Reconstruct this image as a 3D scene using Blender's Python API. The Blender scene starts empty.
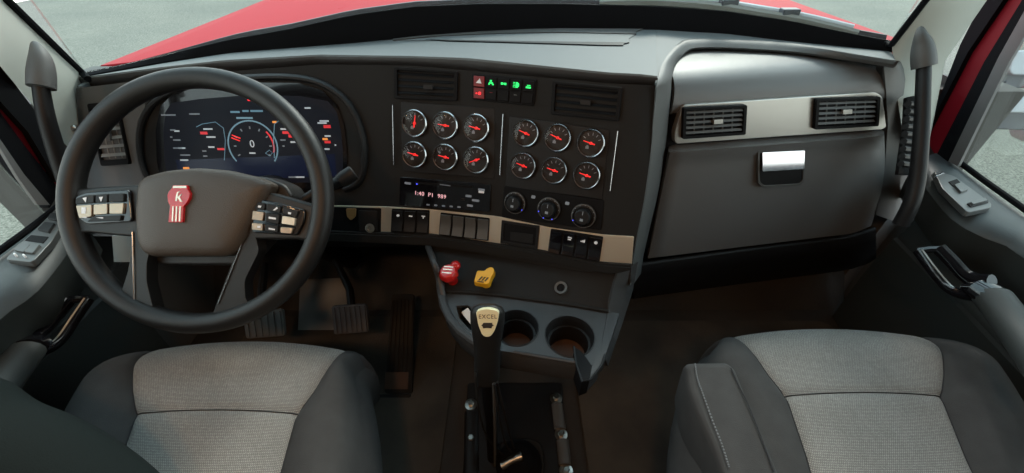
import bpy, bmesh, math, random
from mathutils import Vector, Matrix, noise
random.seed(7)
SC = bpy.context.scene
COL = SC.collection
R = math.radians
# ------------------------------------------------------------------ camera
PITCH = R(40); FPX = 400.0
CAM = Vector((0, 0, 1.2))
FWD = Vector((0, math.cos(PITCH), -math.sin(PITCH)))
UPV = Vector((0, math.sin(PITCH), math.cos(PITCH)))
cd = bpy.data.cameras.new('camera'); cam = bpy.data.objects.new('camera', cd); COL.objects.link(cam)
cam.location = CAM; cam.rotation_euler = (math.pi/2 - PITCH, 0, 0)
cd.sensor_width = 36; cd.lens = FPX/1024*36; cd.clip_start = .01; cd.clip_end = 200
SC.camera = cam
# ------------------------------------------------------------------ view, sky, sun, lamps
vs = SC.view_settings
vs.view_transform = 'Standard'; vs.look = 'None'; vs.gamma = 1; vs.use_curve_mapping = False
vs.exposure = 0.0
w = bpy.data.worlds.new('overcast_sky'); SC.world = w; w.use_nodes = True
nt = w.node_tree; bg = nt.nodes['Background']
tc = nt.nodes.new('ShaderNodeTexCoord'); sp = nt.nodes.new('ShaderNodeSeparateXYZ'); cr = nt.nodes.new('ShaderNodeValToRGB')
nt.links.new(tc.outputs['Generated'], sp.inputs[0]); nt.links.new(sp.outputs['Z'], cr.inputs[0]); nt.links.new(cr.outputs[0], bg.inputs[0])
cr.color_ramp.elements[0].position = 0.0; cr.color_ramp.elements[0].color = (1, .99, .95, 1)
cr.color_ramp.elements[1].position = .7; cr.color_ramp.elements[1].color = (.64, .87, 1, 1)
bg.inputs[1].default_value = 2.6
sd = bpy.data.lights.new('sun', 'SUN'); sun = bpy.data.objects.new('sun', sd); COL.objects.link(sun)
sd.energy = 2.6; sd.angle = R(12); sd.color = (1, .96, .88)
sun.rotation_euler = (R(-48), R(30), 0)     # ahead of the truck and to its left, shining back and down
# ------------------------------------------------------------------ rays through picture points
def ray(px, py): return FWD + Vector((1, 0, 0))*((px-512)/FPX) + UPV*((236.5-py)/FPX)
def dep(px, py, t): return CAM + ray(px, py)*t
def onZ(px, py, z): d = ray(px, py); return CAM + d*((z-CAM.z)/d.z)
def onY(px, py, y): d = ray(px, py); return CAM + d*(y/d.y)
def onX(px, py, x): d = ray(px, py); return CAM + d*(x/d.x)
def hit(px, py, g, a=.2, b=2.5):            # first point along the ray where g(p) crosses zero
    d = ray(px, py); fa = g(CAM+d*a)
    for _ in range(50):
        m = (a+b)/2; fm = g(CAM+d*m)
        if (fm > 0) == (fa > 0): a = m
        else: b = m
    return CAM+d*a
def fS(x): return .803 - .4*max(x+.44, 0)**2
def onS(px, py, off=0): return hit(px, py, lambda p: p.y - (fS(p.x)+.443*(p.z-.8)-off))
def fP(x, z=.846): return .80+.15*(x-.424)+.095*(z-.846)
def onP(px, py, off=0): return hit(px, py, lambda p: p.y - (fP(p.x, p.z)-off))
# ------------------------------------------------------------------ frames: X right, Y up, Z towards the viewer
def frame(o, x, up):
    x = Vector(x).normalized(); up = Vector(up); z = x.cross(up).normalized(); y = z.cross(x)
    m = Matrix((x, y, z)).transposed().to_4x4(); m.translation = o; return m
def frS(p, off=0):
    b = -.8*max(p.x+.44, 0); m = frame(p, (1, b, 0), (0, .443, 1))
    m.translation = p + m.col[2].to_3d()*off; return m
def frP(p, off=0):
    m = frame(p, (1, .15, 0), (0, .095, 1)); m.translation = p + m.col[2].to_3d()*off; return m
def loc2(F, px, py, lift=0):                # picture point -> point of a frame's plane, in the frame's own axes
    n = F.col[2].to_3d(); o = F.translation + n*lift; d = ray(px, py)
    p = CAM + d*((o-CAM).dot(n)/d.dot(n)); q = F.inverted() @ p; return (q.x, q.y)
def P2(F, pts, lift=0): return [loc2(F, a, b, lift) for a, b in pts]
I4 = Matrix.Identity(4)
# ------------------------------------------------------------------ mesh builder
class MB:
    def __init__(s): s.v = []; s.f = []; s.m = []; s.mi = 0
    def add(s, vs_, fs, M=I4):
        n = len(s.v); s.v += [M @ Vector(q) for q in vs_]
        for f in fs: s.f.append([n+i for i in f]); s.m.append(s.mi)
        return s
    def prism(s, poly, z0, z1, M=I4, shrink=0):
        n = len(poly); cx = sum(p[0] for p in poly)/n; cy = sum(p[1] for p in poly)/n
        top = [(cx+(p[0]-cx)*(1-shrink), cy+(p[1]-cy)*(1-shrink), z1) for p in poly]
        a = sum(poly[i][0]*poly[(i+1)%n][1]-poly[(i+1)%n][0]*poly[i][1] for i in range(n))
        bot = [(p[0], p[1], z0) for p in poly]
        fs = [list(range(n))[::-1], list(range(n, 2*n))]+[[i, (i+1)%n, n+(i+1)%n, n+i] for i in range(n)]
        if (a < 0) != (z1 < z0): fs = [f[::-1] for f in fs]
        return s.add(bot+top, fs, M)
    def box(s, x0, x1, y0, y1, z0, z1, M=I4): return s.prism([(x0, y0), (x1, y0), (x1, y1), (x0, y1)], z0, z1, M)
    def ring(s, outer, inner, z0, z1, M=I4):        # a flat frame between two outlines of equal count
        n = len(outer); v = [(*p, z0) for p in outer]+[(*p, z1) for p in outer]+[(*p, z1) for p in inner]+[(*p, z0) for p in inner]
        fs = []
        for i in range(n):
            j = (i+1) % n
            for k in range(4): fs.append([k*n+i, k*n+j, ((k+1)%4)*n+j, ((k+1)%4)*n+i])
        return s.add(v, fs, M)
    def lathe(s, prof, M=I4, seg=32, close=False):
        v = []; fs = []
        for r, z in prof:
            for k in range(seg): a = 2*math.pi*k/seg; v.append((r*math.cos(a), r*math.sin(a), z))
        m = len(prof)
        for i in range(m if close else m-1):
            for k in range(seg):
                a = i*seg+k; b = i*seg+(k+1)%seg; c = ((i+1)%m)*seg
                fs.append([a, b, c+(k+1)%seg, c+k])
        if not close:
            if prof[0][0] > 1e-6: fs.append([k for k in range(seg)][::-1])
            if prof[-1][0] > 1e-6: fs.append([(m-1)*seg+k for k in range(seg)])
        return s.add(v, fs, M)
    def tube(s, pts, r, seg=12, M=I4, flat=1.0, flatdir=None, closed=False):
        pts = [Vector(p) for p in pts]; n = len(pts); rs = r if isinstance(r, (list, tuple)) else [r]*n
        v = []; fs = []; prev = None
        for i, p in enumerate(pts):
            a = pts[(i-1)%n] if (closed or i) else p; b = pts[(i+1)%n] if (closed or i < n-1) else p
            t = (b-a).normalized()
            if prev is None:
                u = Vector(flatdir) if flatdir else (Vector((0, 0, 1)) if abs(t.z) < .9 else Vector((1, 0, 0)))
            else: u = prev
            u = (u - t*u.dot(t)).normalized(); prev = u; q = t.cross(u)
            for k in range(seg):
                an = 2*math.pi*k/seg; v.append(p+u*math.cos(an)*rs[i]*flat+q*math.sin(an)*rs[i])
        for i in range(n if closed else n-1):
            for k in range(seg):
                j = ((i+1)%n)*seg; fs.append([i*seg+k, i*seg+(k+1)%seg, j+(k+1)%seg, j+k])
        if not closed: fs += [list(range(seg))[::-1], [(n-1)*seg+k for k in range(seg)]]
        return s.add(v, fs, M)
    def grid(s, rows, M=I4, flip=False):
        nr, nc = len(rows), len(rows[0]); v = [p for r_ in rows for p in r_]; fs = []
        for i in range(nr-1):
            for j in range(nc-1):
                f = [i*nc+j, i*nc+j+1, (i+1)*nc+j+1, (i+1)*nc+j]
                fs.append(f[::-1] if flip else f)
        return s.add(v, fs, M)
    def slab(s, rows, off):                 # a sheet with real thickness: off is the offset vector of its back
        o = Vector(off); nr, nc = len(rows), len(rows[0]); A = [Vector(p) for r_ in rows for p in r_]
        v = A+[p+o for p in A]; n = nr*nc; fs = []
        for i in range(nr-1):
            for j in range(nc-1):
                f = [i*nc+j, i*nc+j+1, (i+1)*nc+j+1, (i+1)*nc+j]; fs += [f, [q+n for q in f[::-1]]]
        edge = list(range(nc))+[i*nc+nc-1 for i in range(1, nr)]+[(nr-1)*nc+j for j in range(nc-2, -1, -1)]+[i*nc for i in range(nr-2, 0, -1)]
        for a, b in zip(edge, edge[1:]+edge[:1]): fs.append([a, b, b+n, a+n])
        return s.add(v, fs)
    def sphere(s, c, rx, ry, rz, M=I4, seg=16, rings=10):
        T = M @ Matrix.Translation(c) @ Matrix.Diagonal((rx, ry, rz, 1))
        return s.lathe([(max(math.sin(math.pi*i/rings), 1e-5), -math.cos(math.pi*i/rings)) for i in range(rings+1)], T, seg)
    def text(s, body, size, M=I4, bold=0.0, depth=.0003, sp_=1.0):
        c = bpy.data.curves.new('lettering', 'FONT'); c.body = body; c.size = size; c.align_x = 'CENTER'; c.align_y = 'CENTER'
        c.space_character = sp_; c.extrude = depth; c.offset = bold; c.resolution_u = 3
        o = bpy.data.objects.new('lettering', c); COL.objects.link(o); bpy.context.view_layer.update()
        me = bpy.data.meshes.new_from_object(o.evaluated_get(bpy.context.evaluated_depsgraph_get()))
        s.add([v.co.copy() for v in me.vertices], [list(p.vertices) for p in me.polygons], M)
        bpy.data.objects.remove(o); bpy.data.curves.remove(c); bpy.data.meshes.remove(me); return s
def rrect(w_, h, r, n=5, cx=0, cy=0):
    r = min(r, w_/2-1e-5, h/2-1e-5); out = []
    for sx, sy, a0 in ((1, 1, 0), (-1, 1, 90), (-1, -1, 180), (1, -1, 270)):
        for k in range(n+1):
            a = R(a0+90*k/n); out.append((cx+sx*(w_/2-r)+r*math.cos(a), cy+sy*(h/2-r)+r*math.sin(a)))
    return out
def roundpoly(pts, r, n=4):
    out = []; N = len(pts)
    for i in range(N):
        p = Vector(pts[i]); a = (Vector(pts[i-1])-p); b = (Vector(pts[(i+1)%N])-p)
        d = min(r, a.length*.45, b.length*.45); s_ = p+a.normalized()*d; e = p+b.normalized()*d
        for k in range(n+1):
            t = k/n; q = s_*(1-t)**2+p*2*t*(1-t)+e*t*t; out.append((q.x, q.y))
    return out
def smooth(pts, n=6, closed=False):         # Catmull-Rom through points
    P = [Vector(p) for p in pts]; N = len(P); out = []
    for i in range(N if closed else N-1):
        g = (lambda k: P[k % N]) if closed else (lambda k: P[min(max(k, 0), N-1)])
        a, b, c, d = g(i-1), g(i), g(i+1), g(i+2)
        for k in range(n):
            t = k/n; out.append(.5*((2*b)+(c-a)*t+(2*a-5*b+4*c-d)*t*t+(3*b-a-3*c+d)*t**3))
    if not closed: out.append(P[-1])
    return out
def lerpy(table, x):
    if x <= table[0][0]: return table[0][1]
    for (a, b), (c, d) in zip(table, table[1:]):
        if x <= c: return b+(d-b)*(x-a)/(c-a)
    return table[-1][1]
# ------------------------------------------------------------------ materials
def mat(name, col, rough=.5, metal=0, bump=0, bscale=400, var=0, vscale=8, emit=0, spec=.5, coat=0, tint=None):
    m = bpy.data.materials.new(name); m.use_nodes = True; N = m.node_tree.nodes; L = m.node_tree.links
    b = N['Principled BSDF']; b.inputs['Base Color'].default_value = (*col, 1); b.inputs['Roughness'].default_value = rough
    b.inputs['Metallic'].default_value = metal; b.inputs['Specular IOR Level'].default_value = spec; b.inputs['Coat Weight'].default_value = coat
    t = N.new('ShaderNodeTexCoord')
    if emit: b.inputs['Emission Color'].default_value = (*col, 1); b.inputs['Emission Strength'].default_value = emit
    if var:
        n_ = N.new('ShaderNodeTexNoise'); n_.inputs['Scale'].default_value = vscale; n_.inputs['Detail'].default_value = 5
        L.new(t.outputs['Object'], n_.inputs['Vector']); r_ = N.new('ShaderNodeValToRGB'); L.new(n_.outputs[0], r_.inputs[0])
        r_.color_ramp.elements[0].position = .3; r_.color_ramp.elements[1].position = .7
        c2 = tint or tuple(min(1, c*(1+var)) for c in col)
        r_.color_ramp.elements[0].color = (*[c*(1-var) for c in col], 1); r_.color_ramp.elements[1].color = (*c2, 1)
        L.new(r_.outputs[0], b.inputs['Base Color'])
    if bump:
        n_ = N.new('ShaderNodeTexNoise'); n_.inputs['Scale'].default_value = bscale; n_.inputs['Detail'].default_value = 3
        L.new(t.outputs['Object'], n_.inputs['Vector']); u = N.new('ShaderNodeBump'); u.inputs['Strength'].default_value = bump
        u.inputs['Distance'].default_value = .001; L.new(n_.outputs[0], u.inputs['Height']); L.new(u.outputs[0], b.inputs['Normal'])
    return m
def weave(name, c1, c2, scale=260):
    m = mat(name, c1, .95, spec=.15); N = m.node_tree.nodes; L = m.node_tree.links; b = N['Principled BSDF']
    t = N.new('ShaderNodeTexCoord'); br = N.new('ShaderNodeTexBrick'); L.new(t.outputs['Object'], br.inputs['Vector'])
    br.inputs['Scale'].default_value = scale; br.inputs['Color1'].default_value = (*c1, 1); br.inputs['Color2'].default_value = (*[c*.8 for c in c1], 1)
    br.inputs['Mortar'].default_value = (*c2, 1); br.inputs['Mortar Size'].default_value = .10; br.inputs['Brick Width'].default_value = 1.0; br.inputs['Row Height'].default_value = .72
    n_ = N.new('ShaderNodeTexNoise'); n_.inputs['Scale'].default_value = 9; L.new(t.outputs['Object'], n_.inputs['Vector'])
    mx = N.new('ShaderNodeMix'); mx.data_type = 'RGBA'; mx.blend_type = 'MULTIPLY'; mx.inputs[0].default_value = .35
    L.new(br.outputs['Color'], mx.inputs[6]); L.new(n_.outputs[0], mx.inputs[7]); L.new(mx.outputs[2], b.inputs['Base Color'])
    u = N.new('ShaderNodeBump'); u.inputs['Strength'].default_value = .5; u.inputs['Distance'].default_value = .0012; u.invert = True
    L.new(br.outputs['Fac'], u.inputs['Height']); L.new(u.outputs[0], b.inputs['Normal']); return m
def glass(name, tintc=(1, 1, 1), refl=.6, ior=1.45):
    m = bpy.data.materials.new(name); m.use_nodes = True; N = m.node_tree.nodes; L = m.node_tree.links; N.remove(N['Principled BSDF'])
    a = N.new('ShaderNodeBsdfTransparent'); a.inputs[0].default_value = (*tintc, 1); g = N.new('ShaderNodeBsdfGlossy'); g.inputs['Roughness'].default_value = .02
    f = N.new('ShaderNodeFresnel'); f.inputs[0].default_value = ior; k = N.new('ShaderNodeMath'); k.operation = 'MULTIPLY'; k.inputs[1].default_value = refl
    x = N.new('ShaderNodeMixShader'); L.new(f.outputs[0], k.inputs[0]); L.new(k.outputs[0], x.inputs[0]); L.new(a.outputs[0], x.inputs[1]); L.new(g.outputs[0], x.inputs[2])
    L.new(x.outputs[0], N['Material Output'].inputs[0]); return m
M = dict(
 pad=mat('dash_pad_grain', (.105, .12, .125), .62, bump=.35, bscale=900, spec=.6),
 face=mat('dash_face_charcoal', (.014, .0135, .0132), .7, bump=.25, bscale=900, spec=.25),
 facel=mat('dash_face_grey', (.085, .086, .085), .5, bump=.25, bscale=900),
 dark=mat('dark_plastic', (.009, .009, .010), .5, bump=.2, bscale=800, spec=.3),
 darker=mat('black_plastic', (.005, .005, .006), .6, spec=.15),
 gloss=mat('gloss_black', (.006, .006, .008), .12, coat=.6),
 glove=mat('glove_grey', (.13, .133, .135), .42, bump=.3, bscale=1000),
 silver=mat('satin_silver_trim', (.52, .51, .48), .36, .75),
 silver2=mat('brushed_strip', (.78, .66, .52), .38, .85),
 chrome=mat('chrome', (.62, .63, .68), .10, 1),
 rim=mat('gauge_rim_chrome', (.50, .50, .51), .22, 1),
 dial=mat('gauge_dial_black', (.010, .010, .011), .4),
 white=mat('white_marks', (.75, .76, .78), .5, emit=.12),
 red=mat('needle_red', (1, .03, .03), .4, emit=.7),
 redled=mat('red_led', (1, .02, .03), .4, emit=1.6),
 redcell=mat('red_lit_cell', (.16, .002, .006), .4, emit=.2),
 green=mat('green_led', (.02, .9, .18), .4, emit=1.0),
 blue=mat('blue_led', (.08, .1, 1), .4, emit=1.2),
 pinkled=mat('radio_digits', (1, .55, .6), .4, emit=.6),
 screen=mat('screen_dark_blue', (.006, .007, .012), .45, emit=.4, spec=.15),
 screen2=mat('screen_gauge_blue', (.007, .010, .026), .2, emit=.5, spec=.25),
 cyan=mat('screen_cyan', (.16, .30, .40), .4, emit=.3),
 scwhite=mat('screen_white', (.5, .55, .6), .4, emit=.35),
 scgrey=mat('screen_grey', (.22, .25, .29), .4, emit=.2),
 orange=mat('screen_orange', (.9, .3, .05), .4, emit=.6),
 leather=mat('wheel_leather', (.012, .0118, .012), .45, bump=.35, bscale=700, spec=.4),
 hub=mat('wheel_hub_vinyl', (.058, .043, .032), .5, bump=.6, bscale=520),
 amber=mat('brushed_button', (.42, .33, .25), .35, .8),
 amberl=mat('pale_button', (.75, .68, .55), .4, .4),
 emred=mat('emblem_red', (.62, .012, .018), .2, coat=.8),
 emwhite=mat('emblem_cream', (.85, .75, .62), .25, .5),
 knobred=mat('air_knob_red', (.55, .012, .012), .3, coat=.3),
 knoby=mat('air_knob_yellow', (.85, .42, .01), .4),
 ink=mat('black_print', (.01, .01, .01), .6),
 seat=mat('seat_cloth_charcoal', (.052, .051, .051), .95, bump=.5, bscale=700, var=.10, vscale=30, spec=.15),
 weave=weave('seat_weave_light', (.42, .405, .38), (.12, .115, .11), 330),
 piping=mat('seam_thread', (.02, .02, .022), .9),
 stitch=mat('stitching', (.16, .17, .18), .9),
 floor=mat('rubber_floor', (.03, .027, .024), .8, bump=.6, bscale=120, var=.3, vscale=7, tint=(.040, .034, .028)),
 carpet=mat('rubber_mat_dusty', (.042, .036, .03), .9, bump=.7, bscale=160, var=.35, vscale=6, tint=(.075, .062, .048)),
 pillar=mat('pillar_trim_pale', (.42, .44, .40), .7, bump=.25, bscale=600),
 seal=mat('rubber_seal', (.004, .0045, .006), .8, spec=.12),
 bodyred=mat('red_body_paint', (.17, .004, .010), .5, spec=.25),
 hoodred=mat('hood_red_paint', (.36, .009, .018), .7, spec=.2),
 cowl=mat('cowl_black', (.03, .028, .036), .5),
 framegrey=mat('window_frame_grey', (.14, .145, .15), .5, bump=.2),
 door=mat('door_vinyl_green_grey', (.030, .035, .034), .6, bump=.3, bscale=700),
 doorl=mat('door_sill_grey', (.045, .053, .056), .5, bump=.3, bscale=700),
 arm=mat('armrest_grey', (.032, .036, .035), .6, bump=.3, bscale=700),
 swp=mat('switch_plate_grey', (.11, .115, .115), .35, .5),
 steel=mat('bolt_steel', (.5, .48, .44), .3, 1),
 pedal=mat('pedal_rubber', (.045, .045, .05), .6, bump=.2),
 brown=mat('cup_bottom_brown', (.07, .035, .02), .7),
 headliner=mat('headliner', (.22, .21, .20), .9),
 backwall=mat('rear_trim', (.10, .095, .09), .9),
 lens=mat('warm_lamp_lens', (1, .62, .30), .5, emit=9),
 paper=mat('paper', (.75, .72, .68), .8),
 kick=mat('plain_grey', (.22, .22, .21), .8, bump=.2),
 amberknob=mat('worn_brass_cap', (.45, .25, .10), .4, .5),
 plate=mat('shift_plate', (.80, .76, .50), .4, .25),
 tray=mat('tray_charcoal', (.036, .037, .039), .5, bump=.25, bscale=900), armdark=mat('dark_green_cloth', (.009, .013, .013), .95, bump=.5, bscale=600, spec=.15), screenred=mat('screen_red', (.7, .02, .03), .4, emit=.5),
 mirror=mat('mirror_arm_grey', (.45, .48, .52), .4),
 mirrord=mat('mirror_arm_dark', (.07, .075, .09), .5),
 vglass=glass('windshield_glass', (.97, 1, .985), .35), dglass=glass('door_glass', (.95, .98, .96), .3), gglass=glass('gauge_lens', (1, 1, 1), .9),
)
def asphalt():
    m = mat('asphalt', (.1, .1, .1), .95, spec=.2); N = m.node_tree.nodes; L = m.node_tree.links; b = N['Principled BSDF']
    t = N.new('ShaderNodeTexCoord'); n1 = N.new('ShaderNodeTexNoise'); n1.inputs['Scale'].default_value = 45; n1.inputs['Detail'].default_value = 9; n1.inputs['Roughness'].default_value = .8
    n2 = N.new('ShaderNodeTexNoise'); n2.inputs['Scale'].default_value = .5; n2.inputs['Detail'].default_value = 4
    for n_ in (n1, n2): L.new(t.outputs['Object'], n_.inputs['Vector'])
    r1 = N.new('ShaderNodeValToRGB'); L.new(n1.outputs[0], r1.inputs[0]); e = r1.color_ramp.elements
    e[0].position = .40; e[0].color = (.088, .086, .074, 1); e[1].position = .60; e[1].color = (.26, .252, .220, 1)
    r2 = N.new('ShaderNodeValToRGB'); L.new(n2.outputs[0], r2.inputs[0]); e = r2.color_ramp.elements
    e[0].position = .35; e[0].color = (.86, .87, .85, 1); e[1].position = .65; e[1].color = (1.05, 1.04, 1, 1)
    mx = N.new('ShaderNodeMix'); mx.data_type = 'RGBA'; mx.blend_type = 'MULTIPLY'; mx.inputs[0].default_value = 1
    L.new(r1.outputs[0], mx.inputs[6]); L.new(r2.outputs[0], mx.inputs[7]); L.new(mx.outputs[2], b.inputs['Base Color']); return m
M['asphalt'] = asphalt()
# ------------------------------------------------------------------ objects
INV = {}; ROOT = {}
def thing(name, label, cat, at, group=None):
    o = bpy.data.objects.new(name, None); COL.objects.link(o); o.empty_display_size = .02
    F = at if isinstance(at, Matrix) else Matrix.Translation(at)
    o.matrix_world = F; INV[o.name] = F.inverted(); ROOT[o.name] = o
    o['label'] = label; o['category'] = cat
    if group: o['group'] = group
    return o
def obj(name, mb, m, parent=None, bevel=0, seg=2, ang=35, label=None, sub=0, flat=False):
    inv = I4
    if parent is not None: inv = INV[parent.name]
    me = bpy.data.meshes.new(name)
    if parent is None:
        c = sum((Vector(v) for v in mb.v), Vector())/len(mb.v); inv = Matrix.Translation(-c)
    me.from_pydata([inv @ Vector(v) for v in mb.v], [], mb.f)
    ms = m if isinstance(m, (list, tuple)) else [m]
    for k in ms: me.materials.append(k)
    if len(ms) > 1:
        for p, i in zip(me.polygons, mb.m): p.material_index = i
    b = bmesh.new(); b.from_mesh(me); bmesh.ops.recalc_face_normals(b, faces=b.faces); b.to_mesh(me); b.free()
    o = bpy.data.objects.new(name, me); COL.objects.link(o)
    if parent is None: o.location = c; INV[o.name] = Matrix.Translation(-c)
    else: o.parent = parent; INV[o.name] = inv
    if not flat:
        me.shade_smooth(); me.set_sharp_from_angle(angle=R(ang))
    if sub: s_ = o.modifiers.new('subdivision', 'SUBSURF'); s_.levels = sub; s_.render_levels = sub
    if bevel:
        bv = o.modifiers.new('bevel', 'BEVEL'); bv.width = bevel; bv.segments = seg; bv.limit_method = 'ANGLE'; bv.angle_limit = R(ang); bv.harden_normals = True
    if label: o['label'] = label
    return o
def tag(o, label, cat, group=None):
    o['label'] = label; o['category'] = cat
    if group: o['group'] = group
    return o
def struct(name, mb, m, **k): o = obj(name, mb, m, **k); o['kind'] = 'structure'; return o

# ================================================================== the cab shell and the yard outside
ZF = .16
g = MB().box(-14, 14, -6, 24, -1.1, -1.0); o = struct('ground', g, M['asphalt'])
g = MB().box(-1.06, 1.22, -1.0, 1.08, ZF-.05, ZF); struct('floor', g, M['floor'])
g = MB().box(-1.0, 1.15, -1.0, .74, 1.78, 1.84); struct('ceiling', g, M['headliner'])
g = MB().box(-1.06, 1.22, -1.04, -1.0, ZF-.05, 1.84); struct('wall_back', g, M['backwall'])
# firewall and sloping toe board ahead of the pedals
fw = MB(); fw.prism([(.86, ZF), (1.0, .34), (1.0, .84), (1.06, .84), (1.06, ZF-.05), (.86, ZF-.05)], -.99, 1.1, Matrix(((0, 0, 1, 0), (1, 0, 0, 0), (0, 1, 0, 0), (0, 0, 0, 1))))
struct('wall_front', fw, M['floor'])
# the lit part of the toe board is a pale sheet, built after the mats
# ------------------------------------------------------------------ hood, seen over the dash
rows = []
for i in range(24):
    y = 1.06+i*.12; row = []
    for j in range(41):
        s_ = -1+2*j/40; hw = 1.14-.04*max(0, i-12)/12; x = -.02+s_*hw; z = .893+.022*x+.035*(1-abs(s_)**3)-.10*max(0, abs(s_)-.93)/.07 - .05*max(0, i-14)/9
        if .15 < abs(s_) < .5: z += .010*math.sin(math.pi*(abs(s_)-.15)/.35)
        row.append((x, y, z))
    rows.append(row)
hd = thing('truck_hood', 'red painted truck hood seen through the windshield beyond the dashboard', 'hood', (0, 2.2, .95))
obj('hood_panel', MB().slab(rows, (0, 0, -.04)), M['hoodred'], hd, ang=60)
for sx in (-1, 1):
    F = frame(Vector((.03+sx*.55, 1.62, .905+.012*sx)), (1, 0, 0), (0, 1, 0))
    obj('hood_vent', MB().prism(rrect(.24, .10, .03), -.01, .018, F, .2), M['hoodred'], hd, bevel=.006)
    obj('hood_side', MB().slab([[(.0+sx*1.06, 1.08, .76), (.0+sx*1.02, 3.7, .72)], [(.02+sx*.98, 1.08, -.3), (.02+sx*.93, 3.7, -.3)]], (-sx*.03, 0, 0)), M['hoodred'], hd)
# ------------------------------------------------------------------ windshield
BOT = [(84, 76), (100, 73), (162, 62), (225, 52), (287, 47), (350, 42), (412, 36), (480, 31), (560, 27), (660, 28), (726, 31.5), (792, 40), (852, 46), (893, 50)]
TOP = [(84, 73), (100, 70), (162, 56), (225, 40.6), (287, 29.7), (350, 15.6), (412, 7), (480, 4), (560, 4), (660, 7), (726, 11.6), (792, 21.6), (852, 34), (896, 42)]
def zpad(px): return lerpy([(70, .905), (160, .925), (350, .945), (480, .957), (900, .957)], px)
def ybase(x): return lerpy([(-.95, .89), (-.8, .97), (-.6, 1.02), (-.3, 1.075), (.1, 1.09), (.45, 1.05), (.7, .99), (.83, .93), (.9, .90)], x)
cols = [84+k*(893-84)/44 for k in range(45)]
wb = [hit(c, lerpy(BOT, c), lambda p: p.y-ybase(p.x)) for c in cols]
wt = [hit(c, lerpy(TOP, c), lambda p: p.y-(ybase(p.x)+.012)) for c in cols]
seal_rows = [[(p.x, p.y+.0, p.z-.05) for p in wb], wb, wt]
WTOP = [Vector((-.84+(.73+.84)*k/44, .60+.02*k/44+.16*(1-((k-22)/22)**2), 1.78)) for k in range(45)]
glrows = [wt]+[[a.lerp(b, s_)+Vector((0, .05*math.sin(math.pi*s_), 0)) for a, b in zip(wt, WTOP)] for s_ in (.15, .3, .5, .7, .85, 1)]
wn = struct('window_1', MB().slab(seal_rows, (0, .012, 0)), M['seal'], flat=False)
obj('pane', MB().slab(glrows, (0, .005, 0)), M['vglass'], wn)
cf = [min(1, .12+max(0, (c-100)/170)) for c in [84+k*(893-84)/44 for k in range(45)]]
cowlr = [[Vector((p.x, p.y+.014, p.z-.012)) for p in wt], [Vector((p.x, p.y+.015+.009*f, p.z-.004+.011*f)) for p, f in zip(wt, cf)], [Vector((p.x, p.y+.016+.018*f, p.z-.005+.012*f)) for p, f in zip(wt, cf)], [Vector((p.x, p.y+.018+.027*f, max(p.z-.06, .84))) for p, f in zip(wt, cf)]]
tag(obj('windshield_cowl', MB().slab(cowlr, (0, 0, -.006)), M['cowl']), 'dark purple-black cowl strip between the windshield seal and the red hood', 'cowl')
# wipers lying on the cowl
def on_cowl(px, py, dz=0):
    return hit(px, py, lambda p: p.y-(ybase(p.x)+.05))
for k, (pts, lab) in enumerate(((((598, 3), (640, 1.5), (700, 5), (760, 14), (800, 21), (850, 33)), 'grey wiper arm and blade lying along the right half of the windshield base'),)):
    wr = thing('windshield_wiper', lab, 'wiper', on_cowl(700, 8))
    P = smooth([on_cowl(a, b)+Vector((0, 0, .012)) for a, b in pts], 5)
    obj('wiper_arm', MB().tube(P, .006, 8), M['mirror'], wr)
    P2_ = [p+Vector((0, -.022, -.010)) for p in P]
    obj('wiper_blade', MB().tube(P2_, .005, 6, flat=2), M['kick'], wr)
    for q in (6, 12, 18): obj('blade_clip', MB().box(-.02, .02, -.012, .012, -.006, .01, Matrix.Translation(P[q]+Vector((0, -.01, 0)))), M['mirrord'], wr, bevel=.003)
# ------------------------------------------------------------------ pillars and door openings
def ext(a, b, z): return a+(b-a)*((z-a.z)/(b.z-a.z))
def plate(quad, nrm, th, mb=None, sub=1):
    mb = mb or MB(); mb.slab([[quad[0], quad[1]], [quad[3], quad[2]]], Vector(nrm).normalized()*th); return mb
# left pillar
a0, a1 = dep(83, 76, .865), dep(5, 0, .72); b0, b1 = dep(62, 158, .86), dep(0, 66, .69)
tl = ext(a0, a1, 1.8); tr = ext(b0, b1, 1.8); tr.y = max(tr.y, .35)
lo_a = dep(84, 205, .90)
rows = [[lo_a, dep(70, 190, .88)], [a0, dep(70, 150, .865)], [a1, b1], [tl, tr]]
rows = [[lo_a, lo_a.lerp(rows[0][1], .5), rows[0][1]]]+[[r_[0], r_[0].lerp(r_[1], .5)+Vector((.008, -.008, 0)), r_[1]] for r_ in rows[1:]]
rows_s = []
for s_ in range(len(rows)-1):
    for k in range(6): rows_s.append([rows[s_][j].lerp(rows[s_+1][j], k/6) for j in range(3)])
rows_s.append(rows[-1])
struct('trim_1', MB().slab(rows_s, (-.035, .035, 0)), M['pillar'], ang=60)
ls = MB().tube([dep(88, 79, .85), dep(80, 71, .86), a1+Vector((.004, 0, 0)), tl+Vector((.004, 0, 0))], .007, 8); struct('trim_3', ls, M['seal'])
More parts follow.
